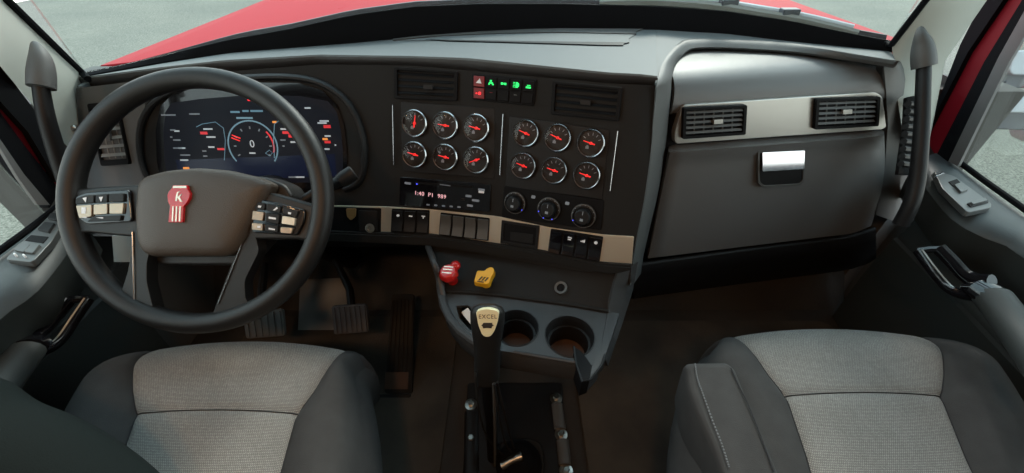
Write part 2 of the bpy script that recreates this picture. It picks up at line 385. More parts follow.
# right pillar
c0, c1 = dep(892, 47, .855), dep(928, 0, .78); d0, d1 = dep(932, 145, .94), dep(987, 0, .80)
tl2 = ext(c0, c1, 1.8); tr2 = ext(d0, d1, 1.8)
low_c, low_d = dep(902, 128, .90), dep(926, 150, .945)
rr = [[low_c, low_d], [dep(897, 96, .875), dep(931, 125, .925)], [c0, dep(943, 64, .86)], [c1, d1], [tl2, tr2]]
rows_s = []
for s_ in range(len(rr)-1):
    for k in range(6):
        a, b = rr[s_][0].lerp(rr[s_+1][0], k/6), rr[s_][1].lerp(rr[s_+1][1], k/6)
        rows_s.append([a, a.lerp(b, .33)+Vector((-.012, -.012, 0)), a.lerp(b, .66)+Vector((-.006, -.010, 0)), b])
rows_s.append([tl2, tl2.lerp(tr2, .33), tl2.lerp(tr2, .66), tr2])
struct('trim_2', MB().slab(rows_s, (.035, .035, 0)), M['pillar'], ang=60)
rs = MB().tube([dep(870, 44, .90), dep(888, 44, .875), c0+Vector((-.004, 0, .004)), c1+Vector((-.004, 0, 0)), tl2], .006, 8); struct('trim_4', rs, M['seal'])

def gl(p): return p.x-(-.906-.07*(p.y-.521))
def gr(p): return p.x-(1.028+.155*(p.y-.645))
def onL(px, py, off=0): return hit(px, py, lambda p: gl(p)-off)
def onR(px, py, off=0): return hit(px, py, lambda p: gr(p)+off)
def band(name, fn, A, B, m, th, off, nrm, top=1.75, parent=None):
    # A and B: picture polylines from the top of the picture downwards; both are run on upwards past its edge
    pa = [fn(*q, off) for q in A]; pb = [fn(*q, off) for q in B]
    ta, tb = ext(pa[1], pa[0], top), ext(pb[1], pb[0], top)
    rows = [[ta, tb]]+[[p, q] for p, q in zip(pa, pb)]
    rows = [[r_[0], r_[0].lerp(r_[1], .5), r_[1]] for r_ in rows]
    mb = MB().slab(rows, Vector(nrm)*th)
    return obj(name, mb, m, parent) if parent is not None else struct(name, mb, m)
NL, NR = (-1, 0, 0), (1, 0, 0)
# left: weather strip, red door jamb, black door edge
band('trim_5', onL, [(0, 64), (36, 112), (66, 165)], [(0, 101), (28, 132), (58, 182)], M['seal'], .03, .02, NL)
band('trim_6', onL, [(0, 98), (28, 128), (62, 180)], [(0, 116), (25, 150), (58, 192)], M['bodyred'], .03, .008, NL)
band('trim_7', onL, [(0, 112), (25, 146), (60, 190)], [(0, 146), (22, 178), (50, 208)], M['seal'], .02, .012, NL)
# right
band('trim_8', onR, [(983, 0), (960, 45), (930, 122)], [(1003, 0), (968, 52), (924, 137)], M['seal'], .03, .02, NR)
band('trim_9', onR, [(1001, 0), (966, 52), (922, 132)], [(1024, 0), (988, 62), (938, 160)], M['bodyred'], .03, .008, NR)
band('trim_10', onR, [(1022, 0), (984, 62), (934, 160)], [(1040, 0), (1002, 50), (950, 163)], M['seal'], .02, .012, NR)
# ------------------------------------------------------------------ doors
def door(side):
    L = side < 0
    fn = onL if L else onR; zs = .72
    if L:
        outer = [onZ(-60, 298, zs), onZ(0, 255, zs), onZ(40, 225, zs), onZ(62, 207, zs)]
        inner = [onZ(-60, 352, zs), onZ(0, 301, zs), onZ(26, 284, zs), onZ(60, 243, zs), onZ(76, 214, zs)]
    else:
        outer = [onZ(1090, 262, zs), onZ(1024, 213, zs), onZ(985, 185, zs), onZ(961, 167, zs), onZ(940, 152, zs)]
        inner = [onZ(1090, 300, zs), onZ(1024, 242, zs), onZ(985, 226, zs), onZ(955, 207, zs), onZ(926, 172, zs), onZ(918, 160, zs)]
    # resample both edges to the same count, run them back along the door
    def resamp(P, n):
        P = smooth(P, 6); d = [0]
        for a, b in zip(P, P[1:]): d.append(d[-1]+(b-a).length)
        out = []
        for k in range(n):
            t = d[-1]*k/(n-1); i = max(j for j in range(len(d)) if d[j] <= t+1e-9); i = min(i, len(P)-2)
            out.append(P[i].lerp(P[i+1], (t-d[i])/max(d[i+1]-d[i], 1e-6)))
        return out
    O, N_ = resamp(outer, 16), resamp(inner, 16)
    back_o = Vector((O[0].x+(.03 if L else -.12), -.15, zs)); back_i = Vector((N_[0].x+(.02 if L else -.06), -.15, zs))
    O = [back_o]+O; N_ = [back_i]+N_
    s_ = -1 if L else 1
    prof = [(0, 0, -.004), (.25, 0, .002), (.5, 0, .003), (.75, 0, 0), (.93, 0, -.008), (1.0, 0, -.022), (1.0, .012, -.06), (.93, .03, -.11)]
    rows = []
    for a, b in zip(O, N_):
        d = (b-a); u = d.normalized(); rows.append([a+d*f+u*(-o_ if o_ else 0)+Vector((0, 0, dz)) for f, o_, dz in prof])
    mb = MB()
    mb.slab([r_[:6] for r_ in rows], (s_*.012, 0, -.010)); mbs = MB().slab([r_[5:] for r_ in rows], (s_*.012, 0, -.010))
    # lower door skin with a stepped line
    low = []
    for k in range(12):
        y = -.15+(.80 if L else .98)*k/11
        xo = (-.955-.03*(y-.5)) if L else (1.03+.12*(y-.645)); q = -s_
        low.append([(xo-s_*.02+0, y, .70), (xo, y, .60), (xo, y, .52), (xo-s_*.006, y, .515), (xo-s_*.006, y, .50), (xo-s_*.014, y, .495), (xo-s_*.02, y, .35), (xo-s_*.01, y, ZF+.005)])
    mb2 = MB().slab(low, (s_*.03, 0, 0))
    mb2.v = mb2.v
    dn = struct('door_1' if L else 'door_2', mb2, M['door'], ang=50)
    obj('door_sill', mb, M['doorl'], dn, ang=60); obj('sill_side', mbs, M['door'], dn, ang=60)
    # window frame
    if L: band('window_frame', onL, [(0, 139), (24, 174), (50, 205)], [(0, 148), (19, 179), (38, 205)], M['framegrey'], .006, .018, NL, parent=dn)
    else: band('window_frame', onR, [(1018, 22), (998, 58), (948, 162)], [(1028, 30), (1009, 62), (958, 166)], M['framegrey'], .006, .018, NR, parent=dn)
    # glass pane, running up to the roof
    gg = (lambda y: -.906-.07*(y-.521)) if L else (lambda y: 1.028+.155*(y-.645))
    y1 = .63 if L else .90
    q = [Vector((gg(-.15), -.15, .70)), Vector((gg(y1), y1, .70)), Vector((gg(y1), y1+(.0 if L else .05), 1.75)), Vector((gg(-.15), -.15, 1.75))]
    obj('pane', plate(q, (s_, 0, 0), .004), M['dglass'], dn)
    obj('rear_frame', MB().box(gg(-.15)-.015, gg(-.15)+.015, -.20, -.15, ZF, 1.8), M['framegrey'], dn)
    # beltline rubber at the glass foot
    obj('belt_seal', MB().tube([p+Vector((0, 0, .006)) for p in O], .006, 8), M['seal'], dn)
    # pocket ridge under the sill
    if L: rp = [(-30, 352), (0, 322), (22, 300), (44, 280), (58, 274), (76, 280), (90, 297)]; xr = -.875
    else: rp = [(1060, 296), (1024, 277), (1008, 269), (986, 250), (966, 232), (950, 223), (930, 228)]; xr = .975
    P = smooth([onX(a, b, xr) for a, b in rp], 5)
    obj('pocket_ridge', MB().tube(P, .009, 10, flat=1.6), M['door'], dn)
    return dn
DL = door(-1); DR = door(1)
# side walls behind the doors
struct('wall_left', MB().box(-1.02, -.90, -1.0, -.2, ZF-.05, 1.84).box(-1.06, -.985, -.2, 1.0, ZF-.05, .5).box(-1.06, -.99, .68, 1.05, ZF-.05, .88), M['backwall'])
struct('wall_right', MB().box(.93, 1.1, -1.0, -.2, ZF-.05, 1.84).box(1.14, 1.22, -.2, 1.0, ZF-.05, .5).box(1.10, 1.2, .93, 1.05, ZF-.05, .86), M['backwall'])
struct('trim_11', MB().box(-.98, -.86, -.2, .66, 1.74, 1.80).box(.93, 1.12, -.2, .9, 1.74, 1.80).box(-.86, .80, .58, .80, 1.76, 1.80), M['headliner'])

# armrest and pull handle of each door
def pull(parent, L):
    if L:
        xs = -.82
        A = [dep(24, 352, .665), dep(-6, 392, .60), dep(-60, 470, .50)]
        base = dep(28, 342, .675)
        r1 = [(22, 338), (34, 333), (44, 328), (56, 313), (68, 300)]; r2 = [(36, 352), (50, 348), (63, 337), (76, 318), (89, 299)]
        t1, t2 = (.68, .745), (.69, .76)
    else:
        A = [dep(992, 296, .70), dep(1022, 336, .64), dep(1075, 410, .52)]
        r1 = [(992, 282), (978, 281), (966, 276), (953, 262), (940, 249)]; r2 = [(978, 296), (964, 295), (948, 288), (932, 270), (918, 251)]
        t1, t2 = (.70, .79), (.71, .81)
    P = smooth(A, 5)
    obj('armrest', MB().tube(P, [.028]*len(P), 16, flat=.8), M['arm'], parent, label='soft grey armrest bar')
    K = lambda pts, t: smooth([dep(a, b, t[0]+(t[1]-t[0])*i/(len(pts)-1)) for i, (a, b) in enumerate(pts)], 5)
    R1, R2 = K(r1, t1), K(r2, t2)
    h = MB().tube(R1, .009, 10, flat=1.5).tube(R2, .007, 10, flat=1.3).tube([R1[-1], R1[-1].lerp(R2[-1], .5)+Vector((0, 0, .002)), R2[-1]], .007, 8)
    h.tube([A[0], R1[2].lerp(R2[2], .5), R1[6].lerp(R2[6], .5)], [.030, .026, .014], 14, flat=.7)
    hd_ = obj('pull_handle', h, M['gloss'], parent, label='glossy black looped pull handle')
    obj('handle_edge', MB().tube([p+Vector((0, -.004, .007)) for p in R2[8:]], .0022, 6), M['silver'], hd_)
pull(DL, True); pull(DR, False)
# window switch plates
def switchplate(parent, L):
    z = .727
    if L: corners = [(6, 262), (34, 265), (54, 243), (72, 212), (60, 208), (30, 238)]
    else: corners = [(932, 172), (952, 177), (991, 206), (990, 210), (966, 215), (940, 190)]
    F = frame(onZ(*(40, 243) if L else (960, 194), z), (1, 0, 0), (0, 1, 0))
    pl = obj('switch_panel', MB().prism(roundpoly(P2(F, corners), .008), -.006, .005, F, .03), M['swp'], parent, bevel=.0015, label='satin grey plate of window and mirror switches')
    def item(name, pts, m, h=.010, lab=None):
        obj(name, MB().prism(roundpoly(P2(F, pts), .002), .002, h, F, .08), m, pl, bevel=.001, label=lab)
    if L:
        item('window_switch', [(17, 254), (28, 256), (35, 248), (25, 246)], M['swp'], .0095); item('window_switch', [(28, 256), (37, 257), (44, 248), (35, 247.5)], M['swp'], .0095)
        item('switch_well', [(26, 243), (33, 237), (52, 239), (46, 246)], M['darker'], .006)
        item('mirror_switch', [(40, 233), (48, 225), (58, 226), (52, 236)], M['dark'], .009); item('lock_switch', [(50, 222), (54, 216), (64, 217), (60, 224)], M['dark'], .009)
        for a, b in ((19, 258), (28, 259)): item('switch_mark', [(a-1.2, b+.8), (a+1.2, b+.8), (a+1.2, b-.8), (a-1.2, b-.8)], M['white'], .0105)
    else:
        item('switch_well', [(946, 184), (955, 181), (960, 186), (951, 189)], M['darker'], .0065)
        item('window_switch', [(951, 188), (959, 185), (966, 193), (958, 196)], M['swp'], .0095)
        item('lock_switch', [(964, 206), (984, 200), (987, 205), (968, 210)], M['dark'], .0075); item('lock_button', [(966, 206.3), (982, 201.5), (984, 204.5), (969, 208.6)], M['swp'], .011)
        item('plate_groove', [(933, 177), (942, 174), (943, 175), (934, 178.5)], M['chrome'], .0065)
switchplate(DL, True); switchplate(DR, False)
# grab handles on the pillars
def grab(L):
    if L:
        pts = [(40, 76, .700), (42, 95, .705), (47, 120, .715), (56, 150, .735), (66, 180, .76), (78, 215, .79)]
        cap = [(34, 42, .70), (38, 50, .70), (41, 62, .70), (41.5, 84, .70)]; lab = 'black grab handle running down the pale left windshield pillar beside the wheel'; rad = .0115
    else:
        pts = [(924, 60, .80), (923, 90, .80), (922, 120, .805), (920, 150, .81), (917, 180, .82), (911, 204, .83), (901, 224, .85)]
        cap = [(920, 27, .79), (921, 36, .79), (922.5, 46, .795), (924, 64, .80)]; lab = 'thick black grab handle on the right windshield pillar beside the glove box'; rad = .0120
    P = [dep(*q) for q in pts]
    t = thing('grab_handle', lab, 'grab handle', P[0], 'pillar grab handles')
    S_ = smooth(P, 6); n = len(S_)
    obj('grip', MB().tube(S_, [rad*(.95+.3*i/n) for i in range(n)], 18), M['dark'], t)
    C_ = smooth([dep(*q) for q in cap], 5); m = len(C_)
    obj('mounting_cap', MB().tube(C_, [.002+(rad*1.45)*min(1, (i+.3)/(m*.8))**.75 for i in range(m)], 18).tube([C_[-1]-(C_[-1]-C_[-4]).normalized()*.004, C_[-1]+(C_[-1]-C_[-4]).normalized()*.006], rad*1.6, 18), M['facel'], t, label='tapered grey cap')
grab(True); grab(False)
# outside mirrors
def side_mirror(L):
    if L:
        t = thing('side_mirror', 'dark mirror arm outside the left door window at the photo edge', 'mirror', Vector((-1.35, .62, .8)), 'outside mirror arms')
        F = frame(dep(-8, 160, 1.05), (1, 0, 0), (0, 0, 1)); w0 = .16
        obj('arm_housing', MB().prism(rrect(w0*1.1, .05, .02), -.03, .03, F), M['mirrord'], t, bevel=.008)
        obj('mirror_head', MB().prism(rrect(.2, .42, .04), -.04, .04, Matrix.Translation((-.16, 0, .10)) @ F), M['mirrord'], t, bevel=.015)
        return
    t = thing('side_mirror', 'light grey mirror with two horizontal arms outside the right door window', 'mirror', Vector((1.7, 1.0, .8)), 'outside mirror arms')
    for (pts, m, z0) in (([(994, 62), (1075, 58), (1075, 88), (990, 88)], 'mirrord', 0), ([(1002, 51), (1075, 49), (1075, 75), (999, 75)], 'mirror', .02), ([(974, 110), (1075, 108), (1075, 132), (968, 128)], 'mirrord', 0), ([(984, 97), (1075, 95), (1075, 112), (977, 112)], 'mirror', .02)):
        F = frame(dep(1010, 90, 1.35), (1, 0, 0), (0, .3, 1))
        obj('arm_housing', MB().prism(roundpoly(P2(F, pts), .02), -.05, z0+.01, F), M[m], t, bevel=.006)
    for a, b in ((1003, 88), (987, 128)):
        F = frame(dep(a, b, 1.33), (1, 0, 0), (0, .3, 1)); obj('arm_tab', MB().prism(roundpoly([(-.015, -.012), (.015, -.012), (.012, .02), (-.006, .024)], .006), 0, .008, F), M['mirrord'], t)
    F = frame(dep(1100, 80, 1.35), (1, 0, 0), (0, 0, 1)); obj('mirror_head', MB().prism(rrect(.24, .45, .05), -.05, .05, F), M['mirror'], t, bevel=.02)
side_mirror(True); side_mirror(False)

# ================================================================== dashboard body
DB = thing('dashboard', 'charcoal moulded truck dashboard spanning the cab under the windshield', 'dashboard', (0, .85, .8))
LIPT = [(66, 78), (100, 75), (162, 67), (225, 60), (319, 54.5), (412, 56), (468, 58), (556, 67), (610, 72.5), (640, 74), (657, 76), (662, 62), (670, 49), (680, 41), (690, 38.5), (726, 39), (792, 43), (859, 55), (897, 60)]
LIPB = [(66, 90), (100, 86), (162, 78), (225, 72), (319, 65), (412, 66), (468, 71), (556, 79), (610, 84), (657, 86)]
# top pad: rows run from the windshield base to the lip edge and down its face
cols = [68+k*(657-68)/70 for k in range(71)]
rowA, rowB = [], []
for c in cols:
    bx = max(c, 84)
    pb = hit(bx, lerpy(BOT, bx), lambda p: p.y-ybase(p.x)); pt = onZ(c, lerpy(LIPT, c), zpad(c)+.004)
    if c < 84: pb = Vector((pt.x, pb.y, pb.z))
    pb.z -= .004
    rowA.append(pb+Vector((0, .01, 0))); rowB.append(pt)
lipb = [hit(c, lerpy(LIPB, c), lambda p, y=b.y+.004: p.y-y) for c, b in zip(cols, rowB)]
lipc = [p+Vector((0, .02, 0)) for p in lipb]
rws = [rowA]+[[a.lerp(b, f) for a, b in zip(rowA, rowB)] for f in (.25, .5, .75, .92)]
rws += [rowB, [b.lerp(l, .12)+Vector((0, -.003, -.001)) for b, l in zip(rowB, lipb)]]
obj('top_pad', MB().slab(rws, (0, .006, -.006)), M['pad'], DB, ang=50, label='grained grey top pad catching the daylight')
lm = [[b.lerp(l, f)+Vector((0, -.003-.004*math.sin(math.pi*f), 0)) for b, l in zip(rowB, lipb)] for f in (.12, .3, .5, .75, 1)]
obj('pad_lip', MB().slab(lm+[lipc], (0, .006, -.002)), M['tray'], DB, ang=50, label='overhanging lip of the top pad, shade put into its darker colour')  # same pad, but the shade on its upright face is put into the colour
# shallow defroster recess near the glass in the middle
def padpt(px, py, lift=0):
    f = (px-68)/(657-68)*70; i = min(int(f), 69); A = rowA[i].lerp(rowA[i+1], f-i); B = rowB[i].lerp(rowB[i+1], f-i); lo, hi = 0, 1
    for _ in range(30):
        m = (lo+hi)/2; q = A.lerp(B, m)-CAM; y = 236.5-FPX*q.dot(UPV)/q.dot(FWD)
        if y < py: lo = m
        else: hi = m
    return A.lerp(B, lo)+Vector((0, 0, lift))
def strip(top, bot, lift, n=30):
    xs_ = [top[0][0]+(top[-1][0]-top[0][0])*k/n for k in range(n+1)]; xb = [bot[0][0]+(bot[-1][0]-bot[0][0])*k/n for k in range(n+1)]
    return [[padpt(x, lerpy(top, x), lift) for x in xs_], [padpt(a, lerpy(top, x)*.5+lerpy(bot, a)*.5, lift) for x, a in zip(xs_, xb)], [padpt(a, lerpy(bot, a), lift) for a in xb]]
obj('defroster_rim', MB().slab(strip([(392, 40), (440, 34.5), (500, 31), (560, 29.5), (644, 30)], [(392, 41), (440, 36.8), (500, 34.2), (560, 33.2), (637, 35)], .003), (0, .001, -.004)), M['facel'], DB)
obj('defroster_tray', MB().slab(strip([(398, 41), (440, 37), (500, 34.5), (560, 33.6), (636, 35.2)], [(420, 41), (439, 40.4), (500, 41.5), (556, 42.3), (630, 43.2)], .0015), (0, .001, -.004)), M['pad'], DB)
obj('defroster_slot', MB().slab(strip([(425, 40.6), (439, 40.6), (500, 41.7), (556, 42.6), (630, 43.4)], [(440, 41.3), (450, 41.8), (500, 43), (556, 44.6), (600, 46), (624, 46.3)], .0025), (0, .001, -.004)), M['dark'], DB)

# face behind the gauges, over to the left end
FB = [(78, 236), (333, 240), (431, 245.5), (497, 254), (560, 265), (613, 273), (634, 266)]
cols = [76+k*(656-76)/60 for k in range(61)]
rws = []
def xright(py): return lerpy([(85, 657), (120, 653.5), (150, 651), (200, 644), (240, 636), (266, 631)], py)
for i in range(15):
    row = []
    for j in range(61):
        f = j/60; px = 76+f*(656-76); y0 = lerpy(LIPB, px)-.5; y1 = lerpy(FB, px); py = y0+(y1-y0)*i/14
        px2 = 76+f*(xright(py)-76)+(1-f)*10*i/14
        row.append(onS(px2, py, -.024*max(0, (px2-618)/36)**2))
    rws.append(row)
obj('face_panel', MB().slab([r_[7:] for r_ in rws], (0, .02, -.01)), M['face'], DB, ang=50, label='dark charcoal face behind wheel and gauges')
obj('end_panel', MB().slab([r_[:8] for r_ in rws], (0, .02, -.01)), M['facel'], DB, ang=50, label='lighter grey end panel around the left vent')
# under ledge that rolls below the silver strip
cols = [300+k*(631-300)/30 for k in range(31)]
LB0 = [(300, 232), (333, 231), (431, 234.5), (502, 245), (542, 251), (600, 263), (631, 265)]
LB1 = [(300, 241), (333, 241), (431, 245.5), (497, 254.5), (560, 264), (613, 274.5), (631, 270)]
r0 = [onS(c, lerpy(LB0, c), .002) for c in cols]; r1 = [onS(c, lerpy(LB0, c)+3, .014) for c in cols]; r2 = [onS(c, lerpy(LB1, c), .012) for c in cols]
r3 = [p+Vector((0, .03, -.004)) for p in r2]; r4 = [p+Vector((0, .10, .0)) for p in r3]
obj('lower_ledge', MB().slab([r0, r1, r2, r3, r4], (0, .004, .004)), M['face'], DB, ang=60)
# knee panel under the driver's side and underside of the dash
kp = MB()
kp.slab([[(-.93, .725, .60), (-.5, .725, .60), (-.20, .725, .60)], [(-.93, .735, .55), (-.5, .735, .55), (-.20, .735, .55)], [(-.93, .84, .50), (-.5, .84, .50), (-.20, .84, .50)], [(-.93, 1.0, .52), (-.5, 1.0, .52), (-.20, 1.0, .52)]], (0, .01, .01))
obj('knee_panel', kp, M['dark'], DB, ang=50)
# end cap on the left
obj('end_cap', MB().slab([[onS(77, 86), onS(84, 215)], [onS(77, 86)+Vector((-.02, .12, 0)), onS(84, 215)+Vector((-.03, .12, 0))]], (.01, 0, 0)), M['pad'], DB)
obj('end_cap_knob', MB().sphere(dep(74, 128, .86), .008, .008, .008), M['steel'], DB)

# cluster hood groove
cl = [(152, 186), (144, 168), (140, 148), (141, 128), (147, 112), (158, 100), (176, 90), (205, 82), (250, 77.5), (290, 77), (318, 82), (338, 93), (352, 108), (361, 128), (365, 150), (363, 172), (357, 184), (345, 190)]
P = smooth([onS(a, b, .004) for a, b in cl], 5)
obj('cluster_rim', MB().tube(P, .0065, 10, flat=1.4), M['dark'], DB, label='dark curved rim around the instrument screen')
inner = smooth([onS(a, b, .001) for a, b in [(150, 188)]+cl[1:]], 3)
# left grey cheek between rim and screen is part of the rim surround
Fc = frS(onS(250, 140))
obj('cluster_surround', MB().prism(P2(Fc, [(152, 190), (144, 168), (142, 148), (143, 128), (149, 112), (160, 101), (178, 91), (206, 83), (250, 79), (290, 78), (317, 83), (337, 94), (350, 109), (359, 128), (363, 150), (361, 172), (355, 184), (345, 192)]), -.004, .0015, Fc), M['face'], DB)

# passenger side: roll, column ridge, trim, lower panel
def prow(x):
    return x
xs = [.325+k*(.868-.325)/26 for k in range(27)]
def pp_(x, d, z): return Vector((x, fP(x, z)+d, z))
# rear top of the roll, up to the ridge line
ridge = [(.325+k*(.845-.325)/26) for k in range(27)]
prof = [(.20, .932), (.16, .936), (.10, .9375), (.06, .9345), (.03, .927), (.012, .915), (.003, .900), (0, .885), (0, .872)]
rws = []
for d, z in prof:
    row = []
    for k, x in enumerate(xs):
        e = k/26; rd = 0
        if e > .9: rd = (e-.9)/.1; 
        row.append(Vector((x, min(fP(x, z)+d+.03*rd*rd, ybase(x)-.015), z-.012*rd*rd)))
    rws.append(row)
obj('passenger_roll', MB().slab(rws, (0, .008, -.01)), M['glove'], DB, ang=60, label='smooth rolled grey panel above the passenger vents')
# one band: up the column between gauges and glove box, over the corner and along above the roll
LE = [(630, 285), (632, 262), (637, 235), (644, 200), (651, 150), (653.5, 120), (656, 95), (657, 84), (661, 67), (669, 53), (679, 43), (690, 38.8), (726, 39), (792, 43), (859, 55), (897, 61)]
RE = [(640, 275), (643, 256), (650, 225), (658, 190), (665, 145), (668, 115), (670, 92), (671, 79), (675, 65), (681, 56), (688, 50), (698, 47.5), (728, 47.5), (793, 51.5), (858, 60), (896, 66)]
def lft(i, a, b): return onS(a, b, -.018) if i <= 7 else onZ(a, b, .956)
def rgt(i, a, b): return onP(a, b, .004) if i <= 7 else onZ(a, b, min(.946, .936+.004*(i-7)))
LL = smooth([lft(i, *q) for i, q in enumerate(LE)], 6); RR = smooth([rgt(i, *q) for i, q in enumerate(RE)], 6)
rws = []
for i, (p, q) in enumerate(zip(LL, RR)):
    f = min(1, i/42); out = Vector((-.012, -.020, 0))*(1-f)+Vector((0, -.002, .004))*f
    m_ = p.lerp(q, .42)+out; dn_ = Vector((0, .03, 0))*(1-f)+Vector((0, .004, -.005))*f
    rws.append([p+dn_, p, p.lerp(m_, .5)+out*.18, m_, m_.lerp(q, .5)+out*.12, q, q+dn_])
obj('column_ridge', MB().slab(rws, (.004, .006, -.002)), M['facel'], DB, ang=60, label='grey raised band rising between gauges and glove box and over the passenger panel')
# top pad to the right of the gauges
cols = [656+k*(896-656)/60 for k in range(61)]
LT2 = [(655, 84), (657, 82), (661, 67), (669, 53), (679, 43), (690, 38.8), (726, 39), (792, 43), (859, 55), (897, 61)]
BOT2 = BOT[:-1]+[(893, 50), (899, 52)]
ra = [hit(c, lerpy(BOT2, c), lambda p: p.y-ybase(p.x))+Vector((0, .01, -.004)) for c in cols]; rb = [onZ(c, lerpy(LT2, c)+.6, .9555) for c in cols]
obj('pad_right', MB().slab([[a.lerp(b, f) for a, b in zip(ra, rb)] for f in (0, .3, .6, .85, 1)], (0, .002, -.006)), M['pad'], DB, ang=50, label='right arm of the grey top pad')
# recessed backing of the passenger face
bk = MB(); rws = []
for z in (.874, .80, .70, .60, .52): rws.append([Vector((x, fP(x, z)+.006, z)) for x in [.33+k*.52/10 for k in range(11)]])
bk.slab(rws, (0, .02, 0)); obj('passenger_backing', bk, M['darker'], DB)
# right shoulder of the dash around the glove box
rws = []
for (a, b), (c, d) in zip([(884, 66), (886, 90), (888, 125), (885, 165), (876, 215)], [(901, 62), (914, 92), (916, 130), (912, 175), (903, 222)]):
    p, q = onP(a, b, .002), onP(c, d, -.02); rws.append([p+Vector((0, .02, 0)), p, p.lerp(q, .5)+Vector((0, -.008, 0)), q, q+Vector((.01, .06, 0))])
obj('right_shoulder', MB().slab(rws, (0, .006, 0)), M['facel'], DB, ang=60)
pleats = MB()
for k in range(9):
    px, py = 911-.9*k, 104+k*7.5; pleats.tube([dep(px-3, py, .835), dep(px+5, py+1, .845)], .0065, 8)
pleats.tube([dep(912, 98, .86), dep(910, 130, .86), dep(903, 175, .87)], .014, 10); obj('ribbed_gaiter', pleats, M['dark'], DB)
# lower panel below the glove box
LPT = [(632, 265), (648, 262.5), (740, 250), (850, 236.5), (876, 228)]
rws = []
cols = [634+k*(876-634)/20 for k in range(21)]
for i, (dy, off) in enumerate(((0, .0), (2.5, .004), (14, -.006), (26, -.03), (33, -.07), (34, -.14))):
    rws.append([onP(c, lerpy(LPT, c)+dy+(0 if i < 1 else 0), off) for c in cols])
obj('lower_panel', MB().slab(rws, (0, .006, 0)), M['dark'], DB, ang=60)
# filler block under the dash on both sides, keeps daylight out
obj('dash_core', MB().box(-.90, .86, .985, 1.0, .34, .90).box(.2, .9, .84, .985, .42, .5), M['darker'], DB)

# ================================================================== silver strip under the gauges
ST = [(318, 205.5), (333, 205.5), (391, 207), (431, 209.5), (497.5, 216.6), (551, 228), (604, 235), (636, 237)]
SB = [(318, 231), (333, 231), (391, 233.5), (431, 235), (502, 245), (542, 251), (600, 262.5), (627, 264)]
cols = [320+k*(634-320)/40 for k in range(41)]
rows_ = [[onS(c-(2 if c > 620 else 0)*f, lerpy(ST, c)*(1-f)+lerpy(SB, c)*f, .005) for c in cols] for f in (0, .5, 1)]
obj('silver_strip', MB().slab(rows_, (0, .004, -.001)), M['silver2'], DB, bevel=.001, label='brushed silver strip carrying the switch banks')
def hole(name, pts, m=M['darker'], lift=.0055, parent=DB):
    F = frS(onS(sum(p[0] for p in pts)/4, sum(p[1] for p in pts)/4, .005)); return F

# ------------------------------------------------------------------ switch banks in the strip
def quad_pt(q, u, v):
    a = (q[0][0]+(q[1][0]-q[0][0])*u, q[0][1]+(q[1][1]-q[0][1])*u); b = (q[3][0]+(q[2][0]-q[3][0])*u, q[3][1]+(q[2][1]-q[3][1])*u)
    return (a[0]+(b[0]-a[0])*v, a[1]+(b[1]-a[1])*v)
def cen4(q): return (sum(p[0] for p in q)/4, sum(p[1] for p in q)/4)
def bank(q, n, label, marks, m):
    F = frS(onS(*cen4(q), .0055)); t = thing('switch_bank', label, 'switch bank', F, 'switch banks in the silver strip')
    obj('bezel', MB().prism(roundpoly(P2(F, q), .003), -.004, .0015, F), M['darker'], t, bevel=.0008)
    for k in range(n):
        u0, u1 = (k+.08)/n, (k+.92)/n
        c = [quad_pt(q, u0, .07), quad_pt(q, u1, .07), quad_pt(q, u1, .92), quad_pt(q, u0, .92)]
        p = P2(F, c); mid = [((p[0][0]+p[3][0])/2, (p[0][1]+p[3][1])/2), ((p[1][0]+p[2][0])/2, (p[1][1]+p[2][1])/2)]
        mb = MB(); 
        # concave rocker: high at both ends, low in the middle
        N_ = 8; prof_ = []
        for i in range(N_+1):
            f = i/N_; L_ = (p[0][0]*(1-f)+p[3][0]*f, p[0][1]*(1-f)+p[3][1]*f); R_ = (p[1][0]*(1-f)+p[2][0]*f, p[1][1]*(1-f)+p[2][1]*f); h = .003+.0045*(abs(2*f-1))**1.6
            prof_.append([(L_[0], L_[1], h), (R_[0], R_[1], h)])
        mb.slab(prof_, (0, 0, -.006)); mb.v = [F @ Vector(v) for v in mb.v]
        rk = obj('rocker_switch', mb, m, t, bevel=.0006)
        if marks and marks[k]:
            qx, qy = quad_pt(c, .5, .26); lx, ly = loc2(F, qx, qy, .007)
            mk = MB()
            if marks[k] == 'bar': mk.box(lx-.004, lx+.004, ly-.0012, ly+.0012, .006, .0078, F)
            elif marks[k] == 'dot': mk.prism([(lx+.0035*math.cos(a*.785), ly+.003*math.sin(a*.785)) for a in range(8)], .006, .0078, F)
            elif marks[k] == 'tee': mk.box(lx-.004, lx+.004, ly, ly+.002, .006, .0078, F); mk.box(lx-.001, lx+.001, ly-.004, ly, .006, .0078, F)
            elif marks[k] == 'two': mk.box(lx-.004, lx+.004, ly+.001, ly+.003, .006, .0078, F); mk.box(lx-.0035, lx+.003, ly-.003, ly-.001, .006, .0078, F)
            elif marks[k] == 'steps':
                for i in range(3): mk.box(lx-.004+.003*i, lx-.0015+.003*i, ly-.003, ly-.001+.0018*i, .006, .0078, F)
            obj('switch_symbol', mk, M['white'], rk)
bank([(392, 208.5), (429.8, 210), (429, 234), (390.8, 232)], 3, 'bank of three black rocker switches nearest the steering wheel side cubby', ['dot', 'bar', 'tee'], M['dark'])
bank([(440.7, 212.3), (490, 218), (488.7, 241), (438.8, 235)], 4, 'bank of four plain unmarked rocker switches below the radio', None, M['facel'])
bank([(551, 228.3), (603.5, 236.5), (599.6, 262), (547.7, 253)], 4, 'bank of four black rocker switches at the right end of the silver strip', [None, 'two', 'steps', 'dot'], M['gloss'])
